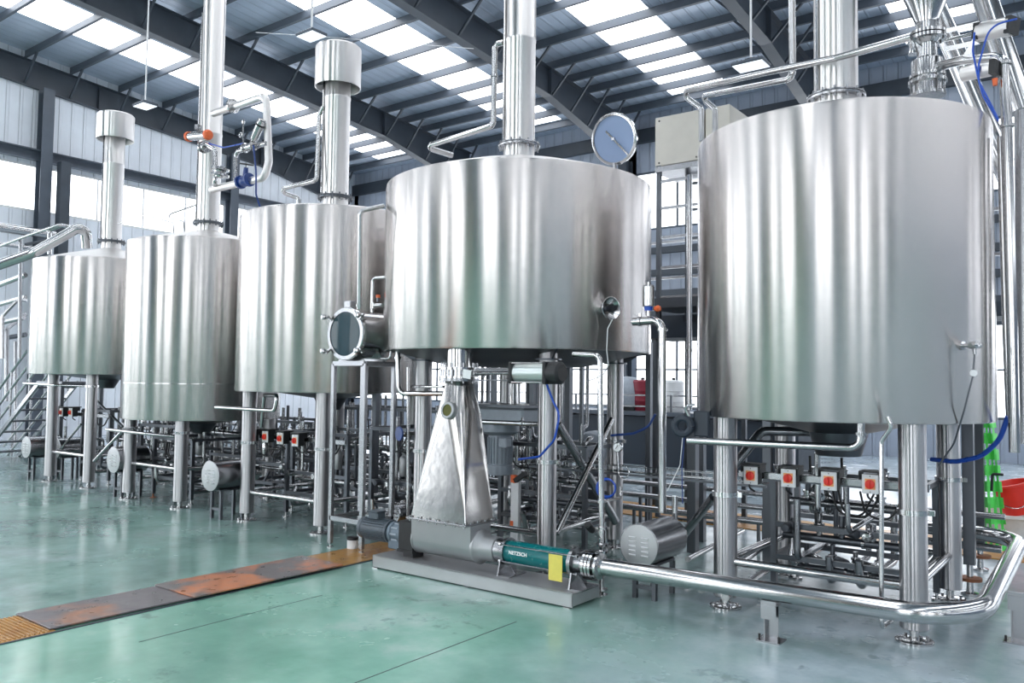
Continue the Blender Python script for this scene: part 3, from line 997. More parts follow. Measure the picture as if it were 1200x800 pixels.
shroud(-3.08, 5.78, .43, .17, .52, 'louvred round motor cover beside the thick pipe, between the two largest tanks')
shroud(-8.85, 5.76, .52, .185, .5, 'louvred round motor cover left of the capped-flue tank with four red switches')
shroud(-11.42, 5.9, .53, .185, .45, 'louvred round motor cover beside the left leg of the low-hanging tank')
shroud(-14.55, 6.05, .52, .18, .5, 'louvred round motor cover at far left, before the stairs')
shroud(-14.28, 6.4, .5, .17, .4, 'louvred round motor cover tucked behind the farthest tank leg')
root = thing('small_pump', 'small pump with round louvred cap on the floor behind the pump motor', 'pump', (-6.2, 6.3, 0))
c = at(461, 602, Y=6.2)
mb = MB(); mb.lathe(c, (0, 1, 0), [(.01, .085), (.0, .09), (.01, .1), (.30, .095), (.32, .06)], 28); bd = mb.build('motor', 'steel_sat', root)
mb = MB()
for q in range(3): mb.box(c + Vector((0, -.004, (q - 1) * .035)), (.09, .012, .008))
mb.build('louvres', 'white', bd)
MB().box((c.x, c.y + .16, c.z / 2 - .03), (.1, .2, c.z - .12)).build('stand', 'steel_dk', root)

# ------------------------------------------------------------------ isolator switches
def switch_bar(x0, x1, y, z, label):
    o = tag(MB().box(((x0 + x1) / 2, y, z), (x1 - x0, .03, .055), bev=.004).build('switch_rail', 'steel_sat'), label, 'rail')
    return o


def make_switch():
    root = thing('isolator_switch', '', 'switch', (0, 0, 0))
    MB().box((0, .045, 0), (.115, .09, .135), bev=.008).build('housing', 'black', root)
    MB().box((0, .06, .085), (.15, .15, .012)).box((-.075, .05, .055), (.008, .12, .06)).box((.075, .05, .055), (.008, .12, .06)).build('rain_hood', 'black', root)
    f = MB().box((0, -.004, 0), (.112, .012, .135), bev=.004).build('front_plate', 'white', root)
    MB().box((0, -.0115, 0), (.07, .003, .075)).build('amber_plate', 'amber', root)
    k = MB().lathe((0, -.012, 0), (0, -1, 0), [(0, .033), (.016, .032), (.018, .028)], 24).build('knob', 'red', root)
    MB().box((0, -.037, 0), (.012, .018, .05), bev=.003).build('knob_grip', 'red', k)
    mb = MB()
    for z in (-.055, .055): mb.cyl((0, -.009, z), (0, -.012, z), .004, seg=8)
    mb.build('screw', 'black', root)
    mb = MB(); mb.pipe([(-.03, .045, -.065), (-.03, .045, -.10), (.0, .08, -.13)], .008, .03, 8); mb.build('cable', 'black', root)
    return root


proto = make_switch(); first = True
SW5 = [(880, 557), (924, 560), (971.5, 563.5), (1020, 567)]
SW3 = [(293, 511), (311, 511.5), (328.5, 513.5), (346, 516)]
SW1 = [(62, 482), (72, 483), (83, 483)]
names5 = ['red rotary isolator switch nearest the left leg of the right-hand tank', 'second of four red isolator switches from the left under the right-hand tank', 'third of four red isolator switches from the left under the right-hand tank', 'red isolator switch beside the thin upright pipe under the right-hand tank']
names3 = ['red isolator switch next to the left leg of the capped-flue tank', 'second from the left of four red switches under the capped-flue tank', 'third from the left of four red switches under the capped-flue tank', 'red isolator switch nearest the right leg of the capped-flue tank']
names1 = ['orange-red switch against the left leg of the farthest tank', 'middle one of three orange-red switches under the farthest tank', 'rightmost of three orange-red switches under the farthest tank']
for lst, nms, yy, grp in ((SW5, names5, 6.24, 'isolator switches under the right-hand tank'), (SW3, names3, 6.16, 'isolator switches under the capped-flue tank'), (SW1, names1, 6.38, 'isolator switches under the farthest tank')):
    for (px, py), nm in zip(lst, nms):
        o = proto if first else copy_tree(proto); first = False
        o.location = at(px, py, Y=yy); o['label'] = nm; o['group'] = grp
switch_bar(-2.5, -1.12, 6.37, .99, 'grey steel rail carrying four red switches under the right-hand tank')
switch_bar(-8.62, -7.05, 6.29, .99, 'grey steel rail carrying four red switches under the capped-flue tank')
switch_bar(-14.2, -12.75, 6.50, 1.08, 'steel rail with three orange-red switches under the farthest tank')

# ------------------------------------------------------------------ round glass end cover on its box frame
root = thing('grant_vessel', 'horizontal steel drum with dark round glass end between two tanks', 'vessel', (-6.33, 5.8, 1.86))
hc = at(405, 391, Y=5.6)
mb = MB(); mb.lathe(hc, (0, 1, 0), [(.0, .25), (.0, .272), (.03, .275), (.035, .262), (.06, .245), (.42, .245), (.46, .2), (.48, 0)], 48, False)
vb = mb.build('drum', 'steel', root)
MB().lathe(hc + Vector((0, -.012, 0)), (0, 1, 0), [(0, .225), (0, .262), (.008, .268), (.02, .268)], 48, False).build('door_rim', 'steel', root)
MB().lathe(hc + Vector((0, .006, 0)), (0, -1, 0), [(0, .228), (.01, .226), (.012, .21)], 48).build('glass_door', 'glass_dark', root)
for a in (35, 145, 215, 325):
    mb = MB()
    p = hc + Vector((math.cos(R(a)) * .275, -.01, math.sin(R(a)) * .275)); d = Vector((math.cos(R(a)), 0, math.sin(R(a))))
    mb.bar(p - d * .03, p + d * .06, .02, .02); mb.lathe(p + Vector((0, -.01, 0)) + d * .03, (0, -1, 0), [(0, .012), (.04, .012), (.04, .028), (.07, .028), (.075, .01)], 12)
    mb.build('clamp_knob', 'steel', root)
MB().box(hc + Vector((.01, .04, .30)), (.09, .08, .07), bev=.005).build('lamp_housing', 'steel_sat', root)
root = thing('box_frame', 'square tube steel frame carrying the round glass-ended drum', 'frame', (-6.3, 5.8, 0))
fx0, fx1, fy0, fy1, fz = -6.50, -6.04, 5.62, 6.02, hc.z - .30
for (x, y) in ((fx0, fy0), (fx1, fy0), (fx0, fy1), (fx1, fy1)):
    MB().box((x, y, fz / 2 + .02), (.045, .045, fz - .04), bev=.004).build('post', 'steel_sat', root)
    MB().lathe((x, y, 0), (0, 0, 1), [(.0, .03), (.012, .03), (.014, .01), (.05, .01)], 14).build('foot', 'steel', root)
for z in (fz - .0, .30):
    for a, b in (((fx0, fy0), (fx1, fy0)), ((fx0, fy1), (fx1, fy1)), ((fx0, fy0), (fx0, fy1)), ((fx1, fy0), (fx1, fy1))):
        MB().bar((*a, z), (*b, z), .045, .045).build('crossbar', 'steel_sat', root)
mb = MB()
for y in (fy0 + .06, fy1 - .06): mb.prism([(hc.x - .2, y, fz + .022), (hc.x + .2, y, fz + .022), (hc.x + .13, y, hc.z - .2), (hc.x - .13, y, hc.z - .2)], (0, .01, 0))
mb.build('saddle', 'steel_sat', root)

# sampling light cup on the widest tank
root = thing('inspection_lamp', 'conical steel inspection lamp on the side of the widest tank', 'lamp', at(708, 362, Y=5.45))
t4 = TANKS[4]
# direction: outward normal of the shell facing the lamp
d0 = at(708, 362, Y=5.6); ang = math.atan2(d0.y - t4['c'][1], d0.x - t4['c'][0])
for _ in range(30):
    P0 = Vector((t4['c'][0] + t4['R'] * math.cos(ang), t4['c'][1] + t4['R'] * math.sin(ang), 0))
    q = at(708, 362, Y=P0.y); ang += (0.35 * (q.x - P0.x))
P0.z = at(708, 362, Y=P0.y).z
nd = Vector((math.cos(ang), math.sin(ang), 0))
mb = MB(); mb.lathe(P0 + nd * -.02, nd, [(0, .045), (.03, .05), (.105, .098), (.112, .105), (.115, .098), (.10, .088), (.05, .05), (.045, 0)], 36, False)
mb.build('reflector_cup', 'steel', root)
mb = MB(); mb.cyl(P0 + nd * .02, P0 + nd * .12, .022, seg=16); mb.cyl(P0 + nd * .06, P0 + nd * .075, .032, seg=16); mb.build('bulb_holder', 'steel_dk', root)
pc = P0 + nd * .11 + Vector((0, 0, -.1))
cbl = [pc, at(712, 385, Y=pc.y), at(711, 410, Y=pc.y - .02), at(713, 428, Y=pc.y), at(706, 440, Y=pc.y + .1), at(690, 446, Y=pc.y + .25)]
mb = MB(); mb.pipe(cbl, .005, .04, 8); mb.build('cable', 'white', root)

# ------------------------------------------------------------------ round hatch, standing open on the widest tank lid
root = thing('round_hatch', 'open round glass hatch standing on the lid of the widest tank', 'hatch', (-4.3, 7.15, 3.78))
lc = at(720, 163, Y=7.25)
ln = (Vector((0, 0, 1.7)) - lc); ln.z = 0; ln.normalize(); ln = (Matrix.Rotation(-.55, 3, 'Z') @ ln + Vector((0, 0, -.25))).normalized()
mb = MB(); mb.lathe(lc, ln, [(-.015, .235), (-.02, .262), (.015, .265), (.02, .255), (.02, .235), (-.015, .235)], 48, False); hr_ = mb.build('hatch_ring', 'steel', root)
MB().lathe(lc, ln, [(-.006, .237), (.004, .237)], 48).build('hatch_glass', 'glass_blue', root)
x_, y_, _d = MB().frame(ln)
mb = MB(); dv = (x_ * .6 - y_ * .8); 
vdir = Vector((0, 0, 1)); sdir = ln.cross(vdir).normalized()
dv = (sdir * .62 + vdir * .78)
dv = (dv - ln * dv.dot(ln)).normalized()
mb.bar(lc - dv * .235 + ln * .02, lc + dv * .12 + ln * .02, .016, .012, up=ln); mb.box(lc + ln * .02, (.03, .03, .03))
mb.build('wiper_bar', 'steel', root)
base = Vector((lc.x + .02, lc.y + .02, 3.8))
mb = MB(); mb.cyl(base + Vector((0, 0, -.1)), Vector((lc.x, lc.y, lc.z - .25)), .02, seg=12); mb.build('hinge_neck', 'steel_sat', root)

# ------------------------------------------------------------------ beige control box on steel ladder tower
TY = 9.5
b0 = at(770, 195, Y=TY); b1 = at(825, 127, Y=TY)
root = thing('control_box', 'beige sheet metal cabinet on top of the ladder tower', 'cabinet', ((b0.x + b1.x) / 2, TY + .3, b0.z))
mb = MB(); mb.box(((b0.x + b1.x) / 2 - .02, TY + .3, (b0.z + b1.z) / 2), (b1.x - b0.x + .02, .6, b1.z - b0.z), bev=.006); mb.build('left_housing', 'beige', root)
mb = MB(); mb.box((b1.x + .17, TY + .32, (b0.z + b1.z) / 2), (.32, .6, b1.z - b0.z), bev=.006); mb.build('right_housing', 'beige', root)
mb = MB()
for x, z in ((b0.x + .03, b0.z + .04), (b1.x - .1, b0.z + .04), (b0.x + .03, b1.z - .05)): mb.cyl((x, TY - .006, z), (x, TY + .01, z), .012, seg=10)
mb.build('screw', 'black', root)
root = thing('ladder_tower', 'dark steel ladder tower with rungs between the two largest tanks', 'tower', ((b0.x + b1.x) / 2, TY + .2, 0))
tx0, tx1 = b0.x + .03, b1.x + .32
for (x, y) in ((tx0, TY), (tx1, TY), (tx0 + .17, TY + .5), (tx1, TY + .5)):
    MB().box((x, y, b0.z / 2), (.055, .055, b0.z)).build('post', 'steel_dk', root)
for z in (4.3, 3.95, 3.57, 3.18, 2.8):
    MB().bar((tx0, TY, z), (tx1, TY, z), .035, .035).build('rung', 'steel_sat', root)
    MB().bar((tx0 + .17, TY + .5, z + .05), (tx1, TY + .5, z + .05), .035, .035).build('rung', 'steel_dk', root)
MB().box(((tx0 + tx1) / 2 + .02, TY + .25, b0.z - .06), (tx1 - tx0 + .1, .62, .07)).build('top_tray', 'steel_sat', root)
pz = at(790, 356, Y=TY).z
MB().box(((tx0 + tx1) / 2 + .2, TY + .25, pz), (tx1 - tx0 + .6, .9, .12)).build('walkway_beam', 'steel_dk', root)
MB().box(((tx0 + tx1) / 2 + .2, TY + .25, pz - .35), (tx1 - tx0 + .7, .9, .18)).build('lower_beam', 'darkplate', root)
MB().bar((tx0, TY, .02), (tx1, TY, .02), .06, .03).build('base_bar', 'steel_dk', root)

# walkway platform continuing behind the tanks
root = thing('walkway', 'dark steel walkway crossing behind the two largest tanks', 'walkway', (-5.2, 10.6, 0))
for x in (-8.6, -6.9, -5.3, -3.4, 1.2):
    MB().box((x, 10.4, pz / 2 - .1), (.08, .08, pz - .2)).build('post', 'steel_dk', root)
MB().box((-3.7, 10.7, pz - .15), (10.2, .8, .16)).build('deck', 'darkplate', root)
for z in (.55, 1.05):
    MB().bar((-8.8, 10.3, pz + z - .1), (1.4, 10.3, pz + z - .1), .035, .035).build('handrail', 'steel_sat', root)

# ------------------------------------------------------------------ pipes on and around the tanks
pipe_thing('bent steel outlet pipe dropping between the two largest tanks, air valve on its elbow',
           [at(742, 377, Y=6.25), at(776, 375, Y=6.25), at(776, 600, Y=6.25)], .034, .09, clamps=((0, .25), (1, .05)))
pv = at(760, 366, Y=6.25)
root = thing('air_valve', 'steel air-operated valve with blue collar on the outlet pipe elbow', 'valve', pv)
MB().lathe(pv, (0, 0, 1), [(-.03, .02), (.02, .02)], 14).build('stem', 'steel', root)
MB().lathe(pv, (0, 0, 1), [(.015, .035), (.05, .038)], 20).build('collar', 'blue', root)
MB().lathe(pv, (0, 0, 1), [(.05, .045), (.055, .05), (.22, .05), (.235, .04), (.24, .012), (.26, .012)], 24).build('actuator', 'steel', root)
MB().lathe(pv + Vector((.06, 0, .03)), (1, 0, 0), [(0, .02), (.03, .028), (.05, .02)], 8).build('coupling', 'orange', root)

pipe_thing('upright steel pipe rising beside the ladder tower', [at(808, 205, Y=8.2), at(808, 480, Y=8.2)], .03, clamps=((0, .75),))
o = pipe_thing('steel pipe crossing under the right-hand tank from the dark valve', [at(806, 516, Y=5.86), at(1009, 525, Y=5.86), at(1009, 497, Y=5.86), at(1009, 485, Y=5.86)], .027, .09, clamps=((1, .6),))
root = thing('butterfly_valve', 'dark round butterfly valve left of the right-hand tank bottom', 'valve', at(800, 499, Y=5.9))
vc = at(800, 499, Y=5.9)
MB().torus(vc, (.3, -1, 0), .062, .03, 24, 10).build('valve_ring', 'darkplate', root)
MB().box(vc + Vector((.13, .06, .02)), (.13, .03, .2), bev=.01).build('body_plate', 'darkplate', root)
mb = MB(); mb.pipe([vc + Vector((.05, 0, .08)), vc + Vector((.02, -.02, .15)), vc + Vector((.10, 0, .17))], .012, .03, 8); mb.build('handle', 'steel', root)
for i, (pp, lab) in enumerate([([(800, 512), (797, 545), (782, 575)], 'thin white cable hanging left from the dark butterfly valve'), ([(802, 512), (799, 550), (800, 590)], 'thin dark cable hanging straight below the dark butterfly valve')]):
    pipe_thing(lab, [at(x, y, Y=5.9) for x, y in pp], .004, .1, 'white' if i == 0 else 'dkblue', name='cable', cat='cable', seg=6)

pipe_thing('thin upright steel pipe in front of the red switches', [at(1040, 488, Y=5.75), at(1045, 500, Y=5.75), at(1033, 517, Y=5.8), at(1033, 735, Y=5.66), at(1050, 724, Y=6.2)], .015, .05, clamps=())
pipe_thing('hooked steel pipe under the widest tank, right of the silver cylinder', [at(672, 415, Y=5.6), at(703, 416, Y=5.6), at(705, 600, Y=5.6)], .022, .06, clamps=((1, .93),))
pipe_thing('bent steel pipe under the left edge of the widest tank', [at(466, 412, Y=5.75), at(467, 461, Y=5.75), at(522, 461, Y=5.9)], .026, .08, clamps=((0, .15),))
pipe_thing('straight steel pipe entering the hopper from the left', [at(482, 453, Y=5.8), at(520, 453, Y=5.6)], .014, .03)
pipe_thing('thin steel riser pipe left of the hopper', [at(478, 430, Y=6.0), at(478, 620, Y=6.0)], .014, clamps=((0, .8),))
pipe_thing('small elbow pipe tip left of the widest tank', [at(447, 420, Y=5.75), at(457, 420, Y=5.75), at(458, 411, Y=5.75)], .013, .03)
pipe_thing('tall thin pipe rising in front of the capped-flue tank to the widest tank', [at(450, 241, Y=5.62), at(422, 247, Y=5.4), at(421, 362, Y=5.55)], .022, .05, clamps=((1, .96),))
pipe_thing('short curved pipe above the glass-ended drum', [at(452, 325, Y=5.75), at(437, 326, Y=5.75), at(436, 366, Y=5.75)], .018, .04)
root = thing('drain_valve', 'small steel valve with orange cap above the glass-ended drum', 'valve', at(437, 358, Y=5.75))
q = at(437, 358, Y=5.72)
MB().cyl(q, q + Vector((.14, 0, 0)), .022, seg=14).lathe(q, (0, 0, 1), [(-.03, .03), (.03, .03)], 14).build('valve_body', 'steel', root)
q2 = at(443, 350, Y=5.72); MB().lathe(q2 + Vector((0, 0, -.03)), (0, 0, 1), [(0, .015), (.05, .015)], 10).build('stem', 'steel_dk', root)
MB().lathe(q2, (0, 0, 1), [(0.01, .022), (.04, .022)], 12).build('cap', 'orange', root)

pipe_thing('short steel pipe stub crossing the left leg of the capped-flue tank', [at(253, 477, Y=5.75), at(322, 481, Y=5.75), at(325, 463, Y=5.75), at(310, 463, Y=6.0), at(306, 500, Y=6.1)], .022, .05)
pipe_thing('short steel pipe stub crossing the left leg of the low-hanging tank', [at(125, 503, Y=5.85), at(172, 508, Y=5.85), at(215, 512, Y=6.2)], .022, .05)
pipe_thing('sloping steel brace pipe left of the low-hanging tank', [at(110, 540, Y=6.1), at(145, 503, Y=6.1)], .02)
pipe_thing('sloping steel brace pipe under the farthest tank', [at(66, 532, Y=6.4), at(95, 497, Y=6.4)], .018)
pipe_thing('slanting dark brace pipe between the two farthest tanks', [at(112, 468, Y=6.6), at(144, 500, Y=6.6)], .02, mat='steel_dk')
pipe_thing('straight steel pipe crossing between legs of the farthest tank', [at(28, 449, Y=6.1), at(64, 451, Y=6.1), at(102, 452, Y=6.4)], .02)

# sample cock with cable on the right-hand tank
sc_ = at(1124, 405, Y=5.8)
t5 = TANKS[5]; ang = math.atan2(sc_.y - t5['c'][1], sc_.x - t5['c'][0])
for _ in range(40):
    P0 = Vector((t5['c'][0] + t5['R'] * math.cos(ang), t5['c'][1] + t5['R'] * math.sin(ang), 0))
    q = at(1126, 405, Y=P0.y); ang += .5 * (q.x - P0.x)
P0.z = at(1126, 405, Y=P0.y).z; nd = Vector((math.cos(ang), math.sin(ang), 0)); sdv = Vector((-nd.y, nd.x, 0))
root = thing('temperature_probe', 'small steel probe with grey cable on the side of the nearest tank', 'probe', P0)
mb = MB(); mb.lathe(P0, nd, [(-.01, .03), (.02, .03), (.022, .014), (.07, .014), (.072, .024), (.12, .024), (.125, .015)], 18); mb.cyl(P0 + nd * .09 - sdv * .03, P0 + nd * .09 + sdv * .07, .016, seg=12)
mb.cyl(P0 + nd * .1 + Vector((0, 0, -.06)), P0 + nd * .1, .012, seg=10); mb.build('probe_head', 'steel', root)
pe = P0 + nd * .1 + Vector((0, 0, -.06))
mb = MB(); mb.pipe([pe, at(1140, 440, Y=pe.y), at(1130, 480, Y=pe.y), at(1118, 520, Y=pe.y + .05), at(1100, 545, Y=pe.y + .1)], .006, .2, 8); mb.build('cable', 'steel_dk', root)
MB().lathe(at(1141, 437, Y=pe.y - .01), (0, -1, 0), [(0, .022), (.003, .022)], 18).build('paper_tag', 'white', root)

pipe_thing('blue air hose drooping below the right-hand tank edge', [at(1092, 538, Y=7.2), at(1120, 541, Y=7.0), at(1150, 535, Y=6.9), at(1172, 515, Y=6.8), at(1181, 488, Y=6.75)], .018, .3, 'blue', name='air_hose', cat='hose')
pipe_thing('looped blue hose hanging from the silver air cylinder', [at(640, 448, Y=5.75), at(648, 470, Y=5.7), at(656, 485, Y=5.7), at(650, 515, Y=5.7), at(632, 535, Y=5.75), at(608, 538, Y=5.85)], .010, .12, 'blue', name='air_hose', cat='hose')
pipe_thing('dark blue hose sagging between the two largest tanks', [at(768, 485, Y=6.9), at(760, 500, Y=6.9), at(742, 508, Y=6.9), at(716, 510, Y=6.9)], .012, .15, 'dkblue', name='air_hose', cat='hose')
root = thing('hose_coil', 'coiled bright blue hose behind the upright hooked pipe', 'hose', at(708, 575, Y=6.0))
q = at(710, 572, Y=6.1)
mb = MB()
for k in range(3): mb.torus(q + Vector((k * .014, -k * .01, .004 * k)), (.25, -1, .1), .082 - k * .006, .008, 28, 8)
mb.build('coil', 'blue', root)

# pressure gauge
root = thing('pressure_gauge', 'round white pressure gauge with looped tube in front of a tank leg', 'gauge', at(725, 560, Y=6.3))
gc = at(724, 524, Y=6.3)
MB().lathe(gc + Vector((0, .02, 0)), (0.1, -1, 0), [(0, .04), (.005, .042), (.035, .042), (.04, .036)], 28).build('case', 'steel', root)
MB().lathe(gc + Vector((0, -.019, 0)), (0.1, -1, 0), [(0, .035), (.002, .035)], 24).build('dial', 'white', root)
MB().bar(gc + Vector((-.01, -.024, -.012)), gc + Vector((.015, -.024, .02)), .004, .002, up=(0, 1, 0)).build('needle', 'black', root)
gb = at(725, 548, Y=6.3); gl = at(731, 553, Y=6.3)
mb = MB(); mb.cyl(gc + Vector((0, 0, -.04)), gb, .006, seg=8); mb.torus(gl, (0, -1, 0), .052, .005, 24, 6)
mb.pipe([at(728, 570, Y=6.3), at(728, 583, Y=6.3), at(706, 587, Y=5.7)], .012, .04, 8); mb.build('syphon_tube', 'steel', root)

# X braces under the widest tank
pipe_thing('thick dark brace crossing under the widest tank, falling right', [at(654, 497, Y=6.6), at(722, 612, Y=7.2)], .04, mat='steel_sat')
pipe_thing('bright brace crossing under the widest tank, falling left', [at(717, 491, Y=7.2), at(652, 625, Y=6.2)], .030, mat='steel')
pipe_thing('thick steel brace rising to the left leg of the right-hand tank', [at(800, 628, Y=6.7), at(836, 582, Y=6.3)], .035, mat='steel_sat')
pipe_thing('short steel brace behind the right leg of the nearest tank', [at(1062, 690, Y=6.6), at(1096, 655, Y=7.35)], .045, mat='steel')

# drain valve stack in front
root = thing('sampling_valve', 'upright steel valve with black grip behind the pump outlet', 'valve', at(704, 690, Y=5.75))
vx = at(705, 640, Y=5.78)
mb = MB(); za, zb = at(705, 692, Y=5.78).z, at(705, 600, Y=5.78).z
mb.lathe((vx.x, vx.y, 0), (0, 0, 1), [(za, .022), (zb, .022)], 14); body = mb.build('stem_pipe', 'steel', root)
for yy in (618, 638, 646, 690, 697): z = at(705, yy, Y=5.78).z; MB().lathe((vx.x, vx.y, z), (0, 0, 1), [(-.008, .03), (-.008, .052), (.008, .052), (.008, .03)], 20).build('ferrule', 'steel', root)
MB().lathe((vx.x, vx.y, at(705, 628, Y=5.78).z), (0, 0, 1), [(-.05, .032), (.05, .032)], 16).build('valve_body', 'steel', root)
g0 = at(702, 630, Y=5.74); g1 = at(688, 614, Y=5.6)
MB().cyl(g0, g0.lerp(g1, .6), .008, seg=8).build('lever', 'steel', root)
MB().lathe(g0.lerp(g1, .5), g1 - g0, [(0, .022), (.02, .03), (.09, .032), (.1, .024)], 16).build('grip', 'black', root)
pipe_thing('bent floor pipe looping forward beside the round motor cover', [at(704, 696, Y=5.78), at(705, 712, Y=5.7), at(756, 716, Y=5.72), at(806, 693, Y=6.5)], .034, .09, clamps=())

# ------------------------------------------------------------------ agitator drive under the widest tank
root = thing('agitator_drive', 'grey gear motor hanging under the widest tank behind the hopper', 'motor', (-5.0, 6.7, .9))
ac = at(590, 480, Y=6.75)
MB().box((ac.x + .12, 6.75, at(600, 487, Y=6.75).z), (.62, .5, .17), bev=.02).build('gearbox', 'motor_lt', root)
MB().box((ac.x + .12, 6.75, at(600, 475, Y=6.75).z), (.70, .56, .03)).build('mounting_plate', 'steel_dk', root)
mc = at(586, 515, Y=6.75)
mb = MB(); z_t, z_b = at(586, 505, Y=6.75).z, at(586, 556, Y=6.75).z
mb.lathe((mc.x, 6.75, 0), (0, 0, 1), [(z_b, .1), (z_b + .01, .13), (z_b + .10, .135), (z_b + .11, .12), (z_t - .04, .12), (z_t - .03, .16), (z_t, .2), (z_t + .1, .2)], 28)
mo = mb.build('motor', 'motor_lt', root)
mb = MB()
for q in range(22):
    a = 2 * PI * q / 22; d = Vector((math.cos(a), math.sin(a), 0))
    mb.bar(Vector((mc.x, 6.75, z_b + .12)) + d * .125, Vector((mc.x, 6.75, z_t - .06)) + d * .125, .005, .018, up=d)
mb.build('cooling_fins', 'motor_lt', mo)
MB().box((mc.x + .18, 6.6, z_t - .1), (.1, .1, .1), bev=.01).build('terminal_box', 'motor_lt', mo)
q = ac + Vector((.12, 0, 0))
MB().cyl((q.x, 6.75, q.z), (q.x, 6.75, 1.86), .05, seg=16).build('drive_shaft', 'steel', root)
for dx in (-.25, .25):
    MB().bar((q.x + dx, 6.75, q.z), (q.x + dx, 6.75, 1.88), .05, .05).build('hanger', 'steel_dk', root)

pipe_thing('bright steel crossbar in front of the grey gear motor', [at(565, 494, Y=6.2), at(632, 497, Y=6.1)], .022, clamps=((0, .72),))
root = thing('sensor_post', 'white upright post with orange marks behind the teal pump tube', 'post', at(605, 640, Z=0))
p0 = at(604, 632, Y=6.9); 
mb = MB(); mb.box((p0.x, 6.9, at(604, 590, Y=6.9).z / 2 + .2), (.10, .05, at(604, 555, Y=6.9).z - .0), bev=.004); mb.build('post', 'white', root)
for yy in (560, 614): MB().box((p0.x - .03, 6.87, at(604, yy, Y=6.9).z), (.035, .01, .07)).build('orange_mark', 'orange', root)
root = thing('camera_sensor', 'black angled sensor with orange end by the white post', 'sensor', at(606, 562, Y=6.2))
q = at(610, 560, Y=6.2)
MB().bar(q + Vector((-.06, 0, -.03)), q + Vector((.06, 0, .05)), .05, .04).build('body', 'black', root)
MB().bar(q + Vector((-.09, 0, -.01)), q + Vector((-.05, 0, -.015)), .05, .07).build('orange_cap', 'orange', root)

# cable tray
root = thing('cable_tray', 'thin wire mesh cable tray spanning between the two largest tanks', 'cable tray', (-3.6, 6.85, .8))
za = .87
mb = MB()
xa_, xb_ = -4.9, -2.45
for dy in (-.05, 0, .05): mb.cyl((xa_, 6.85 + dy, za), (xb_, 6.85 + dy, za), .004, seg=6)
for dy in (-.05, .05): mb.cyl((xa_, 6.85 + dy, za + .05), (xb_, 6.85 + dy, za + .05), .004, seg=6)
k = xa_
while k < xb_:
    mb.pipe([(k, 6.80, za + .05), (k, 6.80, za), (k, 6.90, za), (k, 6.90, za + .05)], .003, 0, 6); k += .1
mb.build('wire_basket', 'steel', root)
MB().bar((xa_, 6.85, za - .03), (xb_, 6.85, za - .03), .04, .02).build('tray_bearer', 'steel_dk', root)

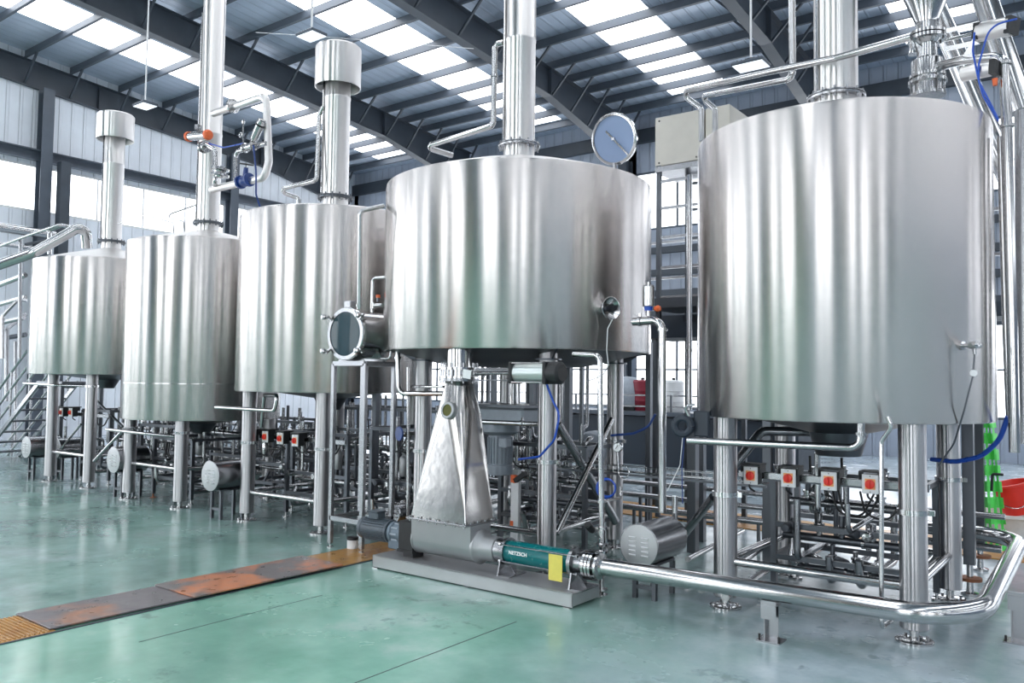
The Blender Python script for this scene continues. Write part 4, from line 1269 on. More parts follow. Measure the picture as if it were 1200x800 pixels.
# ------------------------------------------------------------------ piping skids under and behind the tanks
def piping_skid(x0, x1, y0, y1, seed, label, h=1.05, big=True):
    rnd = random.Random(seed)
    root = thing('piping_skid', label, 'piping', ((x0 + x1) / 2, (y0 + y1) / 2, 0), 'valve and pipe racks under the tanks')
    n = max(2, round((x1 - x0) / .75) + 1)
    # square tube frame with adjustable feet
    for i in range(n):
        x = x0 + (x1 - x0) * i / (n - 1)
        for y in (y0, y1):
            p = MB().box((x, y, h / 2 + .03), (.045, .045, h - .06)).build('post', 'steel_dk', root)
            MB().lathe((x, y, 0), (0, 0, 1), [(0, .04), (.012, .04), (.014, .012), (.08, .012)], 14).build('foot', 'bronze' if rnd.random() < .3 else 'steel', p)
    for z in (h, .56, .3):
        for y in (y0, y1): MB().bar((x0, y, z), (x1, y, z), .04, .04).build('frame_rail', 'steel_dk', root)
    for x in (x0, x1):
        for z in (h, .3): MB().bar((x, y0, z), (x, y1, z), .04, .04).build('frame_rail', 'steel_dk', root)
    # long manifolds with risers and valves
    rows = [(y0 + .12, .46), ((y0 + y1) / 2, .70), (y1 - .12, .88), (y0 + .3, .19)]
    for (y, z) in rows:
        r = rnd.choice((.022, .027, .033)); j = rnd.uniform(-.03, .03)
        mb = MB(); mb.pipe([(x0 + .04, y, z + j), (x1 - .04, y, z + j)], r, 0, 14)
        mp = mb.build('manifold_pipe', rnd.choice(('steel', 'steel_sat', 'steel_dk')), root)
        x = x0 + rnd.uniform(.12, .25)
        while x < x1 - .1:
            kind = rnd.random()
            up = h + rnd.uniform(-.1, .25) if kind < .6 else z + rnd.uniform(.12, .22)
            dy = rnd.uniform(-.18, .18); rr = r * .75
            pts = [(x, y, z + j), (x, y, min(up, z + .22)), (x, y + dy, min(up, z + .22) + .02), (x, y + dy, up)] if kind < .35 else [(x, y, z + j), (x, y, up)]
            mb = MB(); mb.pipe(pts, rr, .05, 12); mb.build('riser_pipe', rnd.choice(('steel', 'steel_sat', 'steel_dk')), root)
            if rnd.random() < .75: valve_parts(root, (x, y, z + .09), (0, 0, 1), rr, True, rnd.choice((None, 'steel', 'steel', 'steel_dk')), upv=(0, -1, 0) if rnd.random() < .6 else (.7, -.7, 0))
            if rnd.random() < .35:
                MB().ring((x - .07, y, z + j), (1, 0, 0), r, .012, .025, 16).build('pipe_clamp', 'steel', root)
            x += rnd.uniform(.17, .33)
    # cross pipes running front to back on the floor
    for q in range(int((x1 - x0) / .3)):
        x = x0 + .1 + q * .3 + rnd.uniform(-.05, .05); z = rnd.choice((.12, .16, .24, .40)); r = rnd.choice((.02, .026, .032))
        yb = y1 + (rnd.uniform(.2, 1.0) if x0 > -6 else rnd.uniform(.02, .12))
        mb = MB(); mb.pipe([(x, y0 - rnd.uniform(-.1, .12), z + .2), (x, y0 - .02, z), (x, yb, z), (x, yb, z + .5)], r, .07, 12); mb.build('cross_pipe', rnd.choice(('steel', 'steel_sat', 'steel_dk')), root)
    # hoses and a cable bundle
    for q in range(3):
        x = rnd.uniform(x0 + .1, x1 - .4)
        mb = MB(); mb.pipe([(x, y0 + .02, h - .05), (x + .05, y0 - .03, h - .22), (x + .22, y0, h - .26), (x + .32, y0 + .05, h - .03)], .008, .1, 8); mb.build('cable', 'black', root)
    # one upright instrument
    for q in range(2):
        x = rnd.uniform(x0 + .15, x1 - .15); y = rnd.uniform(y0 + .1, y1 - .1)
        mb = MB(); mb.lathe((x, y, .62), (0, 0, 1), [(0, .035), (.03, .05), (.2, .05), (.22, .04), (.24, .015), (.3, .015)], 18); mb.build('valve_actuator', rnd.choice(('steel', 'cast')), root)
    return root


piping_skid(-2.35, -1.25, 6.75, 7.35, 3, 'rack of steel pipes and valves under the right-hand tank behind four red switches', .93)
piping_skid(-5.35, -4.3, 6.95, 7.45, 5, 'rack of steel pipes and valves under the widest tank')
piping_skid(-6.9, -5.85, 6.55, 7.2, 8, 'rack of steel pipes and valves between the glass-ended drum and the hopper', 1.15)
piping_skid(-8.35, -7.25, 6.5, 7.3, 11, 'rack of steel pipes and valves under the capped-flue tank')
piping_skid(-11.05, -10.1, 6.3, 7.2, 14, 'rack of steel pipes and valves under the low-hanging tank', .85)
piping_skid(-13.8, -12.9, 6.6, 7.4, 17, 'rack of steel pipes and valves under the farthest tank', 1.15)
piping_skid(-9.75, -8.75, 6.9, 7.6, 21, 'rack of steel pipes and valves between the capped-flue and low-hanging tanks', .9)
piping_skid(-12.5, -11.5, 6.9, 7.6, 23, 'rack of steel pipes and valves between the two farthest tanks', .95)

piping_skid(-7.9, -5.6, 8.95, 9.4, 41, 'tall dark rack of pipes far behind the hopper under the widest tank', 1.95)
piping_skid(-14.9, -12.4, 8.0, 8.7, 31, 'dark deep rack of pipes behind the farthest tank', 1.45)
piping_skid(-12.2, -9.6, 7.9, 8.7, 33, 'dark deep rack of pipes behind the low-hanging tank', 1.05)
piping_skid(-9.4, -7.0, 7.9, 8.7, 35, 'dark deep rack of pipes behind the capped-flue tank', 1.3)

# return lines on the floor behind the tanks (row direction)
for i, (y, z, r, a, b, lab) in enumerate([
    (8.3, .30, .035, -9.5, -.9, 'long floor pipe behind the tanks, lowest of three parallel runs'),
    (8.45, .42, .030, -9.5, -.9, 'long floor pipe behind the tanks, middle of three parallel runs'),
    (8.6, .54, .028, -9.5, -.9, 'long floor pipe behind the tanks, highest of three parallel runs')]):
    o = pipe_thing(lab, [(a, y, z), (b, y, z)], r, 0, 'steel_sat')
    for q in range(6):
        xx = a + (b - a) * (q + .5) / 6
        MB().box((xx, y, z / 2), (.03, .03, z)).build('pipe_foot', 'steel_dk', o)
# diagonal floor pipes seen between the two right-hand tanks
for i, (a, b, r) in enumerate([((822, 690), (905, 632), .035), ((850, 700), (925, 650), .03), ((806, 655), (870, 622), .028)]):
    A_ = at(*a, Z=.12); B_ = at(*b, Z=.12)
    lab = ['floor pipe running back between the two largest tanks, thickest one', 'floor pipe running back under the nearest tank, closest to its left leg', 'thin floor pipe running back beside the round motor cover'][i]
    pipe_thing(lab, [A_, B_], r, 0, 'steel')
pipe_thing('U-shaped dropper pipe under the nearest tank, left one', [at(934, 585, Y=6.7), at(934, 655, Y=6.7), at(967, 636, Y=7.3)], .026, .07, 'steel_sat')
pipe_thing('U-shaped dropper pipe under the nearest tank, right thinner one', [at(993, 590, Y=6.6), at(994, 624, Y=6.6), at(1030, 601, Y=7.3)], .02, .06, 'steel_sat')
pipe_thing('thick dark bent pipe under the nearest tank bottom, left of centre', [at(858, 548, Y=6.7), at(893, 505, Y=6.9), at(960, 506, Y=7.1)], .04, .08, 'steel_sat')

# orange drain grating far behind
tag(MB().box((-3.9, 9.95, .006), (6.5, 1.0, .012)).build('floor_grating', 'grate'), 'long rusty orange floor grating behind the tanks', 'grating')

# ------------------------------------------------------------------ floor channel with plates
def plate(px, label, mat, z=.012, name='cover_plate', bars=False):
    P = [at(x, y, Z=0) for x, y in px]
    P = [Vector((p.x, p.y, 0)) for p in P]
    if not bars:
        mb = MB(); mb.prism([p for p in P], (0, 0, z)); o = mb.build(name, mat, None, False)
    return tag(o, label, 'floor cover')


ya, yb, xl, xr = 2.47, 7.0, -6.30, -5.74
# channel kerb frame
root = thing('channel_frame', 'thin steel edging of the floor drain channel', 'edging', (-6.0, 4, 0))
for x in (xl - .01, xr + .01): MB().box((x, 3.8, .003), (.02, 7.2, .006)).build('edge_strip', 'struct', root)


def slab(x0, x1, y0, y1, z0, th, mat, name, label, yaw=0., curl=0.):
    mb = MB(); rot = Matrix.Rotation(yaw, 3, 'Z')
    mb.box(((x0 + x1) / 2, (y0 + y1) / 2, z0 + th / 2), (x1 - x0, y1 - y0, th), rot, .002)
    return tag(mb.build(name, mat, None, False), label, 'floor cover')


slab(xl, xr, .2, 2.62, 0, .008, 'grate', 'drain_grating', 'ribbed ochre drain grating at the left end of the channel')
mb = MB()
for k in range(80): mb.box((-6.02, .25 + k * .0295, .011), (.54, .011, .008))
gb_ = [o for o in col.objects if o.name.startswith('drain_grating')][-1]
mb.build('ribs', 'grate', gb_, False)
slab(-6.30, -5.76, 2.6, 3.80, .010, .012, 'plate_a', 'cover_plate', 'grey steel cover plate on the channel with faint rust, the near one', -.02)
slab(-6.28, -5.70, 3.62, 5.08, .024, .012, 'plate_b', 'cover_plate', 'rust-stained cover plate overlapping the grey one on the channel', -.015)
slab(xl, xr, 5.0, 7.0, 0, .010, 'grate', 'drain_grating', 'orange drain grating running under the pump motor end')
# puddle stain on plate
root = thing('white_jar', 'small white canister with dark lid on the floor behind the pump motor', 'canister', at(412, 642, Z=0))
q = at(413, 643, Z=0)
MB().lathe((q.x, q.y, 0), (0, 0, 1), [(0, .05), (.005, .055), (.09, .055), (.095, .05)], 24).build('body', 'white', root)
MB().lathe((q.x, q.y, 0), (0, 0, 1), [(.095, .058), (.12, .058), (.122, .05)], 24).build('lid', 'black', root)

# ------------------------------------------------------------------ stack valves above the low-hanging tank (blue valve loop)
Yv = 6.5
ch = Vector((TANKS[2]['c'][0], TANKS[2]['c'][1], 0))
loop = pipe_thing('big steel pipe loop branching off the flue of the low-hanging tank', [at(250, 133, Y=Yv), at(312, 112, Y=Yv), at(315, 190, Y=Yv), at(310, 208, Y=Yv), at(248, 222, Y=Yv)], .05, .13, 'flue', seg=20)
q = at(273, 124, Y=Yv); dd = (at(312, 112, Y=Yv) - at(250, 133, Y=Yv)).normalized()
mb = MB(); mb.lathe(q - dd * .015, dd, [(0, .05), (0, .1), (.03, .1), (.03, .05)], 24)
for k in range(8):
    x_, y_, _ = mb.frame(dd); a = 2 * PI * k / 8
    c_ = q + (x_ * math.cos(a) + y_ * math.sin(a)) * .08; mb.cyl(c_ - dd * .03, c_ + dd * .03, .009, seg=6)
mb.build('pipe_flange', 'steel', loop)
root = thing('blue_globe_valve', 'dark blue globe valve with black handwheel on the flue pipe loop', 'valve', at(287, 213, Y=Yv))
q = at(287, 212, Y=Yv - .02); dd = (at(310, 205, Y=Yv) - at(262, 219, Y=Yv)).normalized()
mb = MB(); mb.lathe(q - dd * .11, dd, [(0, .05), (0, .09), (.03, .09), (.032, .06), (.09, .075), (.13, .075), (.188, .06), (.19, .09), (.22, .09), (.22, .05)], 24)
up_ = Vector((.25, -.1, 1)).normalized()
mb.cyl(q, q + up_ * .18, .04, .03, 16); mb.build('valve_body', 'dkblue', root)
MB().cyl(q + up_ * .15, q + up_ * .24, .012, seg=10).build('spindle', 'steel', root)
mb = MB(); mb.torus(q + up_ * .22, up_, .09, .010, 24, 8)
for k in range(3):
    x_, y_, _ = mb.frame(up_); a = 2 * PI * k / 3; mb.cyl(q + up_ * .22, q + up_ * .22 + (x_ * math.cos(a) + y_ * math.sin(a)) * .09, .007, seg=6)
mb.build('handwheel', 'black', root)
root = thing('rotary_actuator', 'steel valve actuator with two orange-red end caps on the flue', 'valve actuator', at(232, 160, Y=6.4))
q0 = at(222, 160, Y=6.42); q1 = at(243, 158, Y=6.42)
MB().cyl(q0, q1, .06, seg=20).build('cylinder', 'steel', root)
for q, d in ((q0, -1), (q1, 1)):
    MB().lathe(q, (q1 - q0) * d, [(-.01, .07), (.03, .072), (.055, .055), (.06, 0)], 20).build('end_cap', 'orange', root)
MB().lathe(at(232, 152, Y=6.42), (0, 0, 1), [(0, .05), (.06, .05), (.07, .03)], 18).build('position_box', 'steel_sat', root)
MB().lathe(at(240, 172, Y=6.42), (1, 0, 0), [(-.05, .05), (-.05, .085), (-.03, .085), (-.03, .05), (.03, .05), (.03, .085), (.05, .085), (.05, .05)], 20).build('valve_body', 'steel', root)
root = thing('angle_valve', 'slanted steel piston valve inside the flue pipe loop', 'valve', at(296, 170, Y=6.4))
q0 = at(295, 168, Y=6.4); q1 = at(307, 142, Y=6.4)
MB().lathe(q0, q1 - q0, [(0, .03), (.06, .03), (.065, .055), (.26, .055), (.27, .06), (.34, .06), (.35, .045)], 20).build('piston_head', 'steel', root)
MB().lathe(q0, q1 - q0, [(.262, .062), (.285, .062)], 20).build('black_band', 'black', root)
q2 = at(292, 172, Y=6.4)
MB().lathe(q2 + Vector((-.1, 0, 0)), (1, 0, 0), [(0, .03), (0, .065), (.025, .065), (.03, .045), (.17, .045), (.175, .065), (.2, .065), (.2, .03)], 20).build('valve_body', 'steel', root)
pipe_thing('narrow bent pipe inside the flue pipe loop', [at(276, 212, Y=6.45), at(276, 178, Y=6.45), at(312, 168, Y=6.45)], .03, .08)
pipe_thing('short valve pipe down the front of the flue', [at(238, 168, Y=6.4), at(252, 175, Y=6.4), at(252, 215, Y=6.4), at(250, 222, Y=6.6)], .032, .06, clamps=((1, .5), (1, .7)))
root = thing('check_valve', 'flanged steel check valve in front of the flue below the orange-capped actuator', 'valve', at(258, 200, Y=6.35))
q = at(258, 201, Y=6.35)
for k, dz in enumerate((-.05, .03)): MB().lathe(q + Vector((0, 0, dz)), (.1, .1, 1), [(-.015, .03), (-.015, .12), (.015, .12), (.015, .03)], 24).build('flange', 'steel', root)
MB().lathe(q, (.1, .1, 1), [(-.08, .05), (0, .08), (.07, .05)], 20).build('valve_body', 'steel', root)
pipe_thing('blue-grey cable trailing down from the flue valves to the tank lid', [at(297, 170, Y=6.35), at(300, 200, Y=6.35), at(300, 228, Y=6.4), at(306, 246, Y=6.5)], .012, .15, 'dkblue', name='cable', cat='cable')
pipe_thing('blue cable from the orange-capped actuator to the slanted valve', [at(245, 168, Y=6.4), at(262, 173, Y=6.38), at(285, 168, Y=6.38)], .01, .2, 'blue', name='cable', cat='cable')
root = thing('vent_cock', 'tiny upright vent cock with ring left of the slanted piston valve', 'valve', at(284, 160, Y=6.4))
q = at(285, 168, Y=6.4); q1 = at(285, 145, Y=6.4)
mb = MB(); mb.cyl(q, q1, .01, seg=8); mb.lathe(q1, (0, 0, 1), [(0, .02), (.03, .025), (.06, .01)], 12); mb.torus(at(282, 158, Y=6.4), (0, -1, 0), .03, .006, 18, 6); mb.build('stem', 'steel', root)

# sprinkler / cleaning lines to the lids
def cip(px, Y, r, label, bend=.05, clamps=()):
    return pipe_thing(label, [at(x, y, Y=Y[i] if isinstance(Y, (list, tuple)) else Y) for i, (x, y) in enumerate(px)], r, bend, clamps=clamps)


cip([(590, 50), (580, 52), (578, 147), (498, 172), (530, 182)], [6.6, 6.6, 6.5, 6.3, 6.6], .03, 'cleaning pipe zigzagging left of the widest tank flue to its lid', .05, ((1, .4),))
cip([(379, 125), (374, 135), (371, 211), (323, 223), (350, 232), (350, 242)], [6.6, 6.6, 6.5, 6.3, 6.5, 6.5], .028, 'cleaning pipe zigzagging left of the capped flue to the tank lid', .05)
cip([(234, 215), (230, 240), (190, 254), (215, 259), (216, 272)], [6.6, 6.6, 6.4, 6.5, 6.5], .012, 'thin zigzag pipe onto the lid of the low-hanging tank', .04)
cip([(139, 262), (170, 252), (203, 261), (204, 280)], [6.6, 6.4, 6.5, 6.5], .010, 'hair-thin pipe arching between the two farthest tank lids', .04)
cip([(1068, 43), (980, 68), (900, 84), (795, 108), (822, 127), (822, 165)], [6.4, 6.5, 6.8, 7.4, 7.4, 7.4], .028, 'long thin pipe sloping from the cone valve down to the beige cabinet', .06)
cip([(928, -10), (929, 84), (926, 92), (820, 113), (838, 128), (838, 160)], [6.9, 6.9, 6.9, 7.6, 7.6, 7.6], .028, 'thin pipe dropping from the roof and bending to the beige cabinet', .06, ())

# ------------------------------------------------------------------ cone, valve and ducts on the right-hand tank
Yc = 7.0
q = at(1087, 100, Y=Yc); cxv = q.x
zz = lambda yy: at(1085, yy, Y=Yc).z
root = thing('cone_feeder', 'steel feed cone narrowing down to a flanged valve on the nearest tank lid', 'feeder', (cxv, Yc, 3.75))
MB().lathe((cxv, Yc, 0), (0, 0, 1), [(zz(28), .085), (zz(24), .09), (zz(-4), .165), (zz(-70), .32), (zz(-140), .32)], 40).build('feed_cone', 'steel', root)
MB().lathe((cxv, Yc, 0), (0, 0, 1), [(zz(42), .07), (zz(28), .08)], 32).build('neck', 'steel', root)
for yy, r_ in ((41, .14), (46, .14), (90, .13), (97, .14), (112, .13)): MB().lathe((cxv, Yc, zz(yy)), (0, 0, 1), [(-.012, .08), (-.012, r_), (.012, r_), (.012, .08)], 32).build('flange', 'steel', root)
for k in range(8):
    a = 2 * PI * k / 8; MB().cyl((cxv + .115 * math.cos(a), Yc + .115 * math.sin(a), zz(50)), (cxv + .115 * math.cos(a), Yc + .115 * math.sin(a), zz(38)), .008, seg=6).build('flange_bolt', 'steel', root)
    MB().cyl((cxv + .12 * math.cos(a), Yc + .12 * math.sin(a), zz(114)), (cxv + .12 * math.cos(a), Yc + .12 * math.sin(a), zz(92)), .006, seg=6).build('flange_bolt', 'steel', root)
MB().lathe((cxv, Yc, 0), (0, 0, 1), [(zz(114), .11), (zz(98), .11), (zz(90), .115), (zz(72), .115), (zz(68), .075), (zz(52), .07), (zz(47), .1)], 32).build('valve_body', 'steel', root)
mb = MB(); e0 = at(1071, 52, Y=Yc - .05); mb.lathe(e0, (0, 0, 1), [(-.08, .045), (-.04, .03), (.03, .03), (.05, .05)], 16); mb.pipe([at(1068, 45, Y=Yc - .05), at(1078, 55, Y=Yc - .05), at(1080, 72, Y=Yc - .05)], .025, .04, 12); mb.build('side_elbow', 'steel', root)
root = thing('slide_valve_cylinder', 'long horizontal air cylinder right of the feed cone valve', 'air cylinder', at(1150, 35, Y=6.8))
q0 = at(1108, 47, Y=6.95); q1 = at(1148, 38, Y=6.85); q2 = at(1186, 30, Y=6.75)
MB().cyl(q0, q1, .012, seg=10).build('piston_rod', 'steel', root)
for k, s_ in enumerate((-.07, .07)): MB().bar(q0 + Vector((0, 0, s_)), q1 + Vector((0, 0, s_)), .02, .03).build('yoke_bar', 'steel', root)
MB().cyl(q1, q2, .07, seg=24).build('barrel', 'flue', root)
for q in (q1, q2): MB().bar(q - (q2 - q1).normalized() * .02, q + (q2 - q1).normalized() * .02, .12, .12).build('end_cap', 'black', root)
root = thing('pinch_valve', 'second shorter air cylinder on the pipe under the long one', 'air cylinder', at(1140, 85, Y=6.7))
q0 = at(1128, 87, Y=6.7); q1 = at(1162, 80, Y=6.65)
MB().cyl(q0, q1, .055, seg=22).build('barrel', 'flue', root)
MB().bar(q1, q1 + (q1 - q0).normalized() * .04, .1, .1).build('end_cap', 'black', root)
MB().lathe(q1 + Vector((.02, 0, -.13)), (0, 0, 1), [(0, .015), (.05, .02)], 10).build('coupling', 'orange', root)
MB().prism([at(1128, 66, Y=6.72), at(1140, 45, Y=6.72), at(1141, 68, Y=6.72)], (0, .01, 0)).build('bracket', 'steel', root)
pipe_thing('steel pipe from the feed valve turning down the right side of the nearest tank', [at(1098, 78, Y=6.95), at(1130, 70, Y=6.8), at(1176, 66, Y=6.7), at(1180, 150, Y=6.7), at(1186, 380, Y=6.7), at(1189, 530, Y=6.7)], .036, .09, clamps=((2, .1), (2, .97)))
pipe_thing('second upright steel pipe hugging the right side of the nearest tank', [at(1172, 160, Y=6.78), at(1179, 400, Y=6.78), at(1183, 500, Y=6.78)], .022, .1)
q = pipe_thing('fat slanting steel duct crossing behind the feed cone valve', [at(1096, 8, Y=8.4), at(1148, 128, Y=8.4), at(1190, 225, Y=8.4)], .095, .1, 'steel', name='steel_duct', cat='duct', seg=28)
q = pipe_thing('fat slanting steel duct at the right picture edge, passing behind the long air cylinder', [at(1148, -20, Y=8.2), at(1185, 90, Y=8.2), at(1198, 130, Y=8.2)], .10, .1, 'steel', name='steel_duct', cat='duct', seg=28)
for i, pts in enumerate([[(1192, 22), (1160, 30), (1147, 75), (1147, 95), (1160, 120), (1170, 140)], [(1142, 38), (1140, 60), (1146, 90), (1152, 112), (1170, 142)]]):
    pipe_thing(['blue air tube looping from the far end of the long air cylinder', 'blue air tube falling from the near end of the long air cylinder'][i], [at(x, y, Y=6.6) for x, y in pts], .007, .12, 'blue', name='air_tube', cat='hose', seg=8)
pipe_thing('vertical steel column pipe at the far right edge', [at(1197, 130, Y=7.6), at(1199, 520, Y=7.6)], .05, 0, 'steel_sat')

# posts with adjustable feet behind the right-hand tank
for i, (x, y, a) in enumerate([(1137, 697, 7.95), (1149, 668, 8.5)]):
    p = at(x, y, Z=0)
    root = thing('support_post', ['dark square post on an adjustable foot, close behind the nearest tank leg', 'dark square post on an adjustable foot beside the green mesh'][i], 'post', (p.x, p.y, 0), 'dark square posts')
    MB().box((p.x, p.y, 1.9), (.085, .085, 3.3)).build('post', 'steel_dk', root)
    MB().lathe((p.x, p.y, 0), (0, 0, 1), [(0, .07), (.02, .07), (.03, .03), (.1, .025), (.25, .025)], 20).build('adjustable_foot', 'steel', root)
    MB().lathe((p.x, p.y, 0), (0, 0, 1), [(.12, .09), (.145, .09)], 20).build('rubber_disc', 'bronze', root)

# red bucket, white tub, green mesh at the right edge
q = at(1186, 640, Z=0); zt = .42; q = Vector((-1.15, 9.9, 0)); q = at(1188, 632, Z=0)
root = thing('white_tub', 'white plastic tub standing on the floor at the right edge', 'tub', (q.x, q.y, 0))
hb = at(1188, 600, Y=q.y).z
MB().lathe((q.x, q.y, 0), (0, 0, 1), [(0, .22), (.01, .24), (hb - .03, .33), (hb - .03, .36), (hb, .36), (hb, .325), (hb - .02, .32), (.03, .22), (.03, 0)], 36).build('tub_body', 'white', root)
root = thing('red_bucket', 'orange-red plastic bucket lying tilted on the white tub', 'bucket', (q.x, q.y, hb))
ax_ = Vector((-.25, -.1, 1)).normalized()
MB().lathe(Vector((q.x + .06, q.y, hb + .0)), ax_, [(0, 0), (0, .16), (.32, .2), (.325, .22), (.345, .22), (.345, .195), (.02, .15)], 32, False).build('bucket_body', 'red', root)
mb = MB(); mb.pipe([Vector((q.x - .2, q.y - .05, hb + .32)), Vector((q.x - .22, q.y - .25, hb + .15)), Vector((q.x + .1, q.y - .28, hb + .05)), Vector((q.x + .2, q.y - .1, hb + .25))], .006, .12, 8); mb.build('handle', 'steel', root)
# green mesh net: wavy strip with holes
root = thing('green_mesh', 'bright green plastic mesh hanging behind the dark posts', 'mesh', at(1170, 630, Z=0))
g0 = at(1152, 610, Y=8.9); g1 = at(1182, 610, Y=9.0)
mb = MB(); nu, nv = 8, 24
ztop = at(1165, 495, Y=8.95).z; zbot = max(.03, at(1165, 645, Y=8.95).z)
grid = []
for j in range(nv + 1):
    row = []
    for i in range(nu + 1):
        u, v = i / nu, j / nv
        wdt = 1 - .45 * v
        p = g0.lerp(g1, u * wdt + (.0)); p.z = zbot + (ztop - zbot) * v
        p.y += .03 * math.sin(u * 9 + v * 5); row.append(p)
    grid.append(row)
for j in range(nv):
    for i in range(nu):
        if (i % 2 == 1 and j % 3 == 1): continue
        a, b, c, d = grid[j][i], grid[j][i + 1], grid[j + 1][i + 1], grid[j + 1][i]
        mb.prism([a, b, c, d], (0, .006, 0))
mb.build('netting', 'green', root)
pipe_thing('short black hose handle hooked on the green mesh', [at(1162, 575, Y=8.8), at(1163, 555, Y=8.8), at(1176, 556, Y=8.8)], .012, .02, 'black', name='hose_hook', cat='hook', seg=8)

# ------------------------------------------------------------------ background platform with drums
root = thing('low_platform', 'long dark low platform with railing far behind the tanks', 'platform', (-8.4, 15.9, 0))
MB().box((-9.2, 15.9, .5), (8.6, 1.0, 1.0)).build('plinth', 'darkplate', root)
MB().box((-9.2, 15.85, 1.07), (8.7, 1.15, .08)).build('deck', 'struct_lt', root)
for z in (1.22, 1.45): MB().bar((-13.4, 15.35, z), (-5.0, 15.35, z), .035, .035).build('handrail', 'steel_sat', root)
for k in range(8): MB().box((-13.2 + k * 1.15, 15.35, 1.28), (.04, .04, .36)).build('rail_post', 'steel_dk', root)
for i, (px, w, mt, lab) in enumerate([(752, .20, 'maroon', 'maroon plastic drum on the far dark platform'), (766, .17, 'red', 'bright red drum on the far dark platform'), (788, .24, 'white', 'white plastic container on the far dark platform')]):
    p = at(px, 450, Y=15.9)
    root = thing('drum', lab, 'drum', (p.x, 15.9, 1.11), 'drums on the far platform')
    MB().lathe((p.x, 15.9, 1.11), (0, 0, 1), [(0, w * .95), (.02, w), (.2, w), (.21, w * 1.03), (.23, w), (.42, w), (.43, w * 1.03), (.45, w), (.62, w), (.66, w * .85), (.665, 0)], 28).build('barrel', mt, root)
    MB().lathe((p.x + .05, 15.85, 1.775), (0, 0, 1), [(0, .04), (.05, .04)], 12).build('bung', 'black', root)
root = thing('motor_housing', 'grey domed machine on the far dark platform beside a tank leg', 'machine', (-9.2, 15.9, 1.11))
p = at(735, 455, Y=15.9)
MB().lathe((p.x, 15.9, 1.2), (0, 0, 1), [(0, .35), (.3, .35), (.5, .3), (.62, .18), (.65, 0)], 28).build('dome', 'motor_lt', root)
MB().box((p.x, 15.9, 1.15), (.6, .5, .12)).build('base', 'black', root)
# grey rounded machine behind widest tank
p = at(700, 525, Y=9.2)
root = thing('process_motor', 'grey rounded machine standing behind the crossing braces', 'machine', (p.x, 9.2, 0))
MB().lathe((p.x, 9.0, p.z), (0, 1, 0), [(0, .12), (.02, .2), (.06, .23), (.45, .23), (.5, .15), (.5, 0)], 32).build('housing', 'motor_lt', root)
MB().box((p.x, 9.25, (p.z - .2) / 2), (.3, .3, p.z - .2)).build('pedestal', 'steel_dk', root)

# second row of upright pipes behind, seen under the tank bottoms
root = None
for i, (px, Y, w, top) in enumerate([(900, 7.9, .06, 1.4), (912, 8.0, .045, 1.5), (760, 9.0, .05, 2.2), (665, 8.6, .06, 2.2), (553, 8.0, .06, 1.9), (438, 6.9, .05, 1.6), (812, 7.8, .07, 1.3), (822, 8.4, .06, 2.6), (545, 6.8, .05, 1.95)]):
    p = at(px, 600, Y=Y)
    o = MB().box((p.x, p.y, top / 2), (w * 1.3, w * 1.3, top)).build('steel_upright', 'steel_dk')
    tag(o, ['dark steel upright under the nearest tank, left of a thinner one', 'thinner dark steel upright under the nearest tank', 'slim upright behind the outlet pipe between the largest tanks', 'dark upright behind the crossing braces', 'dark upright right behind the hopper', 'dark upright right of the glass-ended drum frame', 'dark upright beside the left leg of the nearest tank', 'tall dark upright behind the dark butterfly valve', 'dark upright left behind the hopper'][i], 'post', 'dark steel uprights')

# blue handwheel valve left of the widest tank leg
root = thing('blue_handwheel_valve', 'dark blue disc handwheel left of the hopper', 'valve', at(470, 508, Y=6.0))
q = at(469, 508, Y=5.95)
MB().lathe(q, (-.3, -1, 0), [(0, .07), (.012, .075), (.02, .07), (.022, 0)], 28).build('handwheel', 'dkblue', root)
MB().cyl(q, q + Vector((.05, .15, 0)), .02, seg=12).build('spindle', 'steel', root)

# ------------------------------------------------------------------ left: pipe bridge, stairs, railings
def pth(px, Y, r, label, bend=.15, mat='steel', clamps=()):
    return pipe_thing(label, [at(x, y, Y=Y[i] if isinstance(Y, (list, tuple)) else Y) for i, (x, y) in enumerate(px)], r, bend, mat, clamps)


def pipe_thing_x(px, r, label):
    a, b = at(*px[0], X=-22.6), at(*px[1], X=-22.6)
    z = (a.z + b.z) / 2
    o = pipe_thing(label, [(-22.6, a.y, z), (-22.6, b.y, z)], r, 0)
    for f in (.1, .9):
        y = a.y + (b.y - a.y) * f
        MB().bar((XG, y, z - r - .03), (-22.5, y, z - r - .03), .06, .06).build('wall_bracket', 'steel_dk', o)
    return o


pth([(-30, 320), (40, 296), (100, 262), (102, 290)], [5.4, 5.9, 6.5, 6.6], .085, 'fat steel pipe climbing from the left edge and turning down into the farthest tank lid', .16)
pipe_thing_x([(-20, 262), (64, 277)], .12, 'fat horizontal steel pipe at the left edge under the windows')
pipe_thing_x([(-20, 282), (46, 293)], .05, 'slim steel pipe below the fat horizontal one at the left edge')
pth([(-30, 300), (24, 279), (70, 263), (80, 266)], [6.0, 6.2, 6.4, 6.6], .025, 'thin handrail pipe above the fat climbing pipe', .05)
pth([(58, 298), (58, 270), (72, 264), (92, 268)], [6.4, 6.4, 6.5, 6.7], .035, 'bent steel pipe rising from the left of the farthest tank lid', .07)
pth([(24, 280), (23, 420)], 6.25, .03, 'upright steel rail left of the farthest tank', 0, 'steel_sat')
pth([(-30, 345), (30, 322)], [6.6, 7.0], .05, 'sloping steel pipe at the left edge, third from the top', 0)
pth([(-30, 365), (30, 348)], [6.8, 7.2], .045, 'sloping steel pipe at the left edge, fourth from the top', 0)
pth([(-30, 385), (28, 372)], [7.0, 7.4], .05, 'lowest sloping steel pipe at the left edge', 0, 'steel_sat')
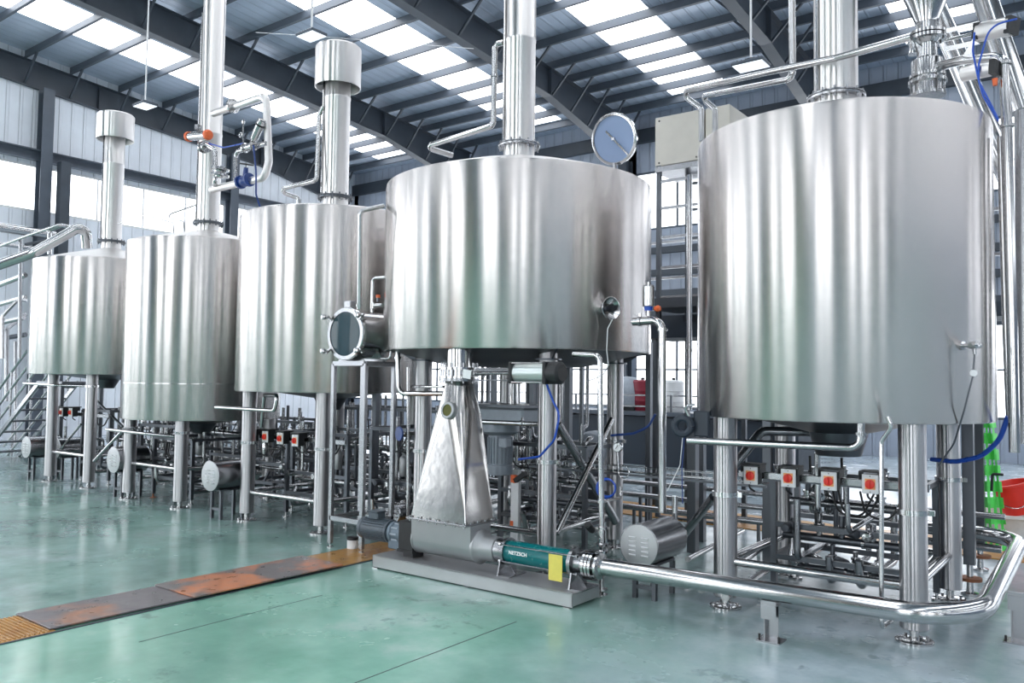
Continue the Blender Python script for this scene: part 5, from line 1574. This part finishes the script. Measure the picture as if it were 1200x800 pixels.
pth([(3, 420), (3, 370), (22, 350), (30, 352)], [6.6, 6.6, 6.8, 7.0], .035, 'curved steel pipe hook at the left edge', .12)

pth([(8, 470), (8, 385), (30, 368)], [7.4, 7.4, 7.8], .045, 'upright pipe with angled top behind the stair rails', .12, 'steel_sat')
pth([(18, 520), (18, 400)], 8.2, .04, 'plain upright pipe behind the stair rails', 0, 'steel_sat')
pth([(-30, 402), (30, 392)], [8.6, 9.2], .06, 'dull horizontal pipe above the stair rails at the left edge', 0, 'steel_dk')
root = thing('steel_stairs', 'steel stairs with tubular rails climbing at the far left', 'stairs', at(10, 540, Z=0))
sA0, sA1 = at(-40, 560, Y=6.9), at(46, 448, Y=6.9)
d = (sA1 - sA0)
for off in (0, .7):
    MB().bar(sA0 + Vector((0, off, 0)), sA1 + Vector((0, off, 0)), .04, .08).build('stringer', 'steel_sat', root)
for k in range(9):
    p = sA0 + d * (k + .5) / 9
    MB().box(p + Vector((0, .35, .02)), (.22, .66, .03)).build('tread', 'steel_dk', root)
for k, hgt in enumerate((.95, .62, .32)):
    MB().cyl(sA0 + Vector((0, 0, hgt)), sA1 + Vector((0, 0, hgt)), .024, seg=10).build('handrail', 'steel', root)
    MB().cyl(sA0 + Vector((0, .7, hgt)), sA1 + Vector((0, .7, hgt)), .024, seg=10).build('handrail', 'steel', root)
for k in range(4):
    p = sA0 + d * (k + .5) / 4
    for off in (0, .7): MB().cyl(p + Vector((0, off, 0)), p + Vector((0, off, .95)), .022, seg=10).build('rail_post', 'steel_sat', root)
p = sA1
MB().box(p + Vector((.5, .35, 0)), (1.0, .8, .05)).build('landing', 'steel_dk', root)
for off in (0, .7): MB().box((p.x + .9, p.y + off, p.z / 2), (.06, .06, p.z)).build('landing_post', 'steel_dk', root)
pth([(-30, 536), (44, 536)], [7.2, 8.2], .04, 'dark floor pipe at the far left below the stairs', 0, 'steel_dk')

# ------------------------------------------------------------------ hanging lamps
def lamp(px, py, Y, label, s=1.0):
    c_ = at(px, py, Y=Y)
    root = thing('hanging_lamp', label, 'lamp', c_, 'lamps hanging from the roof')
    MB().cyl(c_ + Vector((0, 0, .12)), Vector((c_.x, c_.y, zroof(c_.y) - .2)), .018, seg=8).build('rod', 'white', root)
    MB().box(c_ + Vector((0, 0, .02)), (.46 * s, .34 * s, .05), bev=.015).build('housing', 'struct_lt', root)
    MB().box(c_ + Vector((0, 0, -.012)), (.42 * s, .30 * s, .012)).build('lens', 'lampface', root)
    mb = MB(); mb.lathe(c_ + Vector((0, 0, .04)), (0, 0, 1), [(0, .09), (.06, .08), (.08, .03)], 16); mb.build('driver', 'struct', root)
    mb = MB()
    for k in range(6): mb.box(c_ + Vector(((k - 2.5) * .06 * s, 0, .055)), (.008, .26 * s, .03))
    mb.build('cooling_fins', 'struct', root)


lamp(170, 124, 9.0, 'hanging lamp on a white rod at upper left, above the farthest tank', 1.0)
lamp(880, 77, 12.0, 'hanging lamp on a white rod left of the nearest tank flue', 1.1)
lamp(365, 42, 9.0, 'hanging lamp half hidden behind the capped flue hood', 1.0)
# ties under the roof
tag(MB().cyl(at(300, 38, Y=10), at(365, 42, Y=9.2), .006, seg=6).cyl(at(365, 42, Y=9.2), at(555, 57, Y=13), .006, seg=6).build('stay_cable', 'white'), 'thin pale stay cable passing the capped flue hood under the roof', 'cable')

# ------------------------------------------------------------------ light
w = bpy.data.worlds.new('world'); scn.world = w; w.use_nodes = True
nt = w.node_tree; nt.nodes.clear()
o_ = nt.nodes.new('ShaderNodeOutputWorld'); bg = nt.nodes.new('ShaderNodeBackground')
bg.inputs[0].default_value = (.75, .85, 1, 1); bg.inputs[1].default_value = 1.0
nt.links.new(bg.outputs[0], o_.inputs[0])
scn.view_settings.view_transform = 'Standard'
scn.view_settings.look = 'None'
scn.view_settings.gamma = 1.0
scn.view_settings.use_curve_mapping = False
scn.view_settings.exposure = -0.5
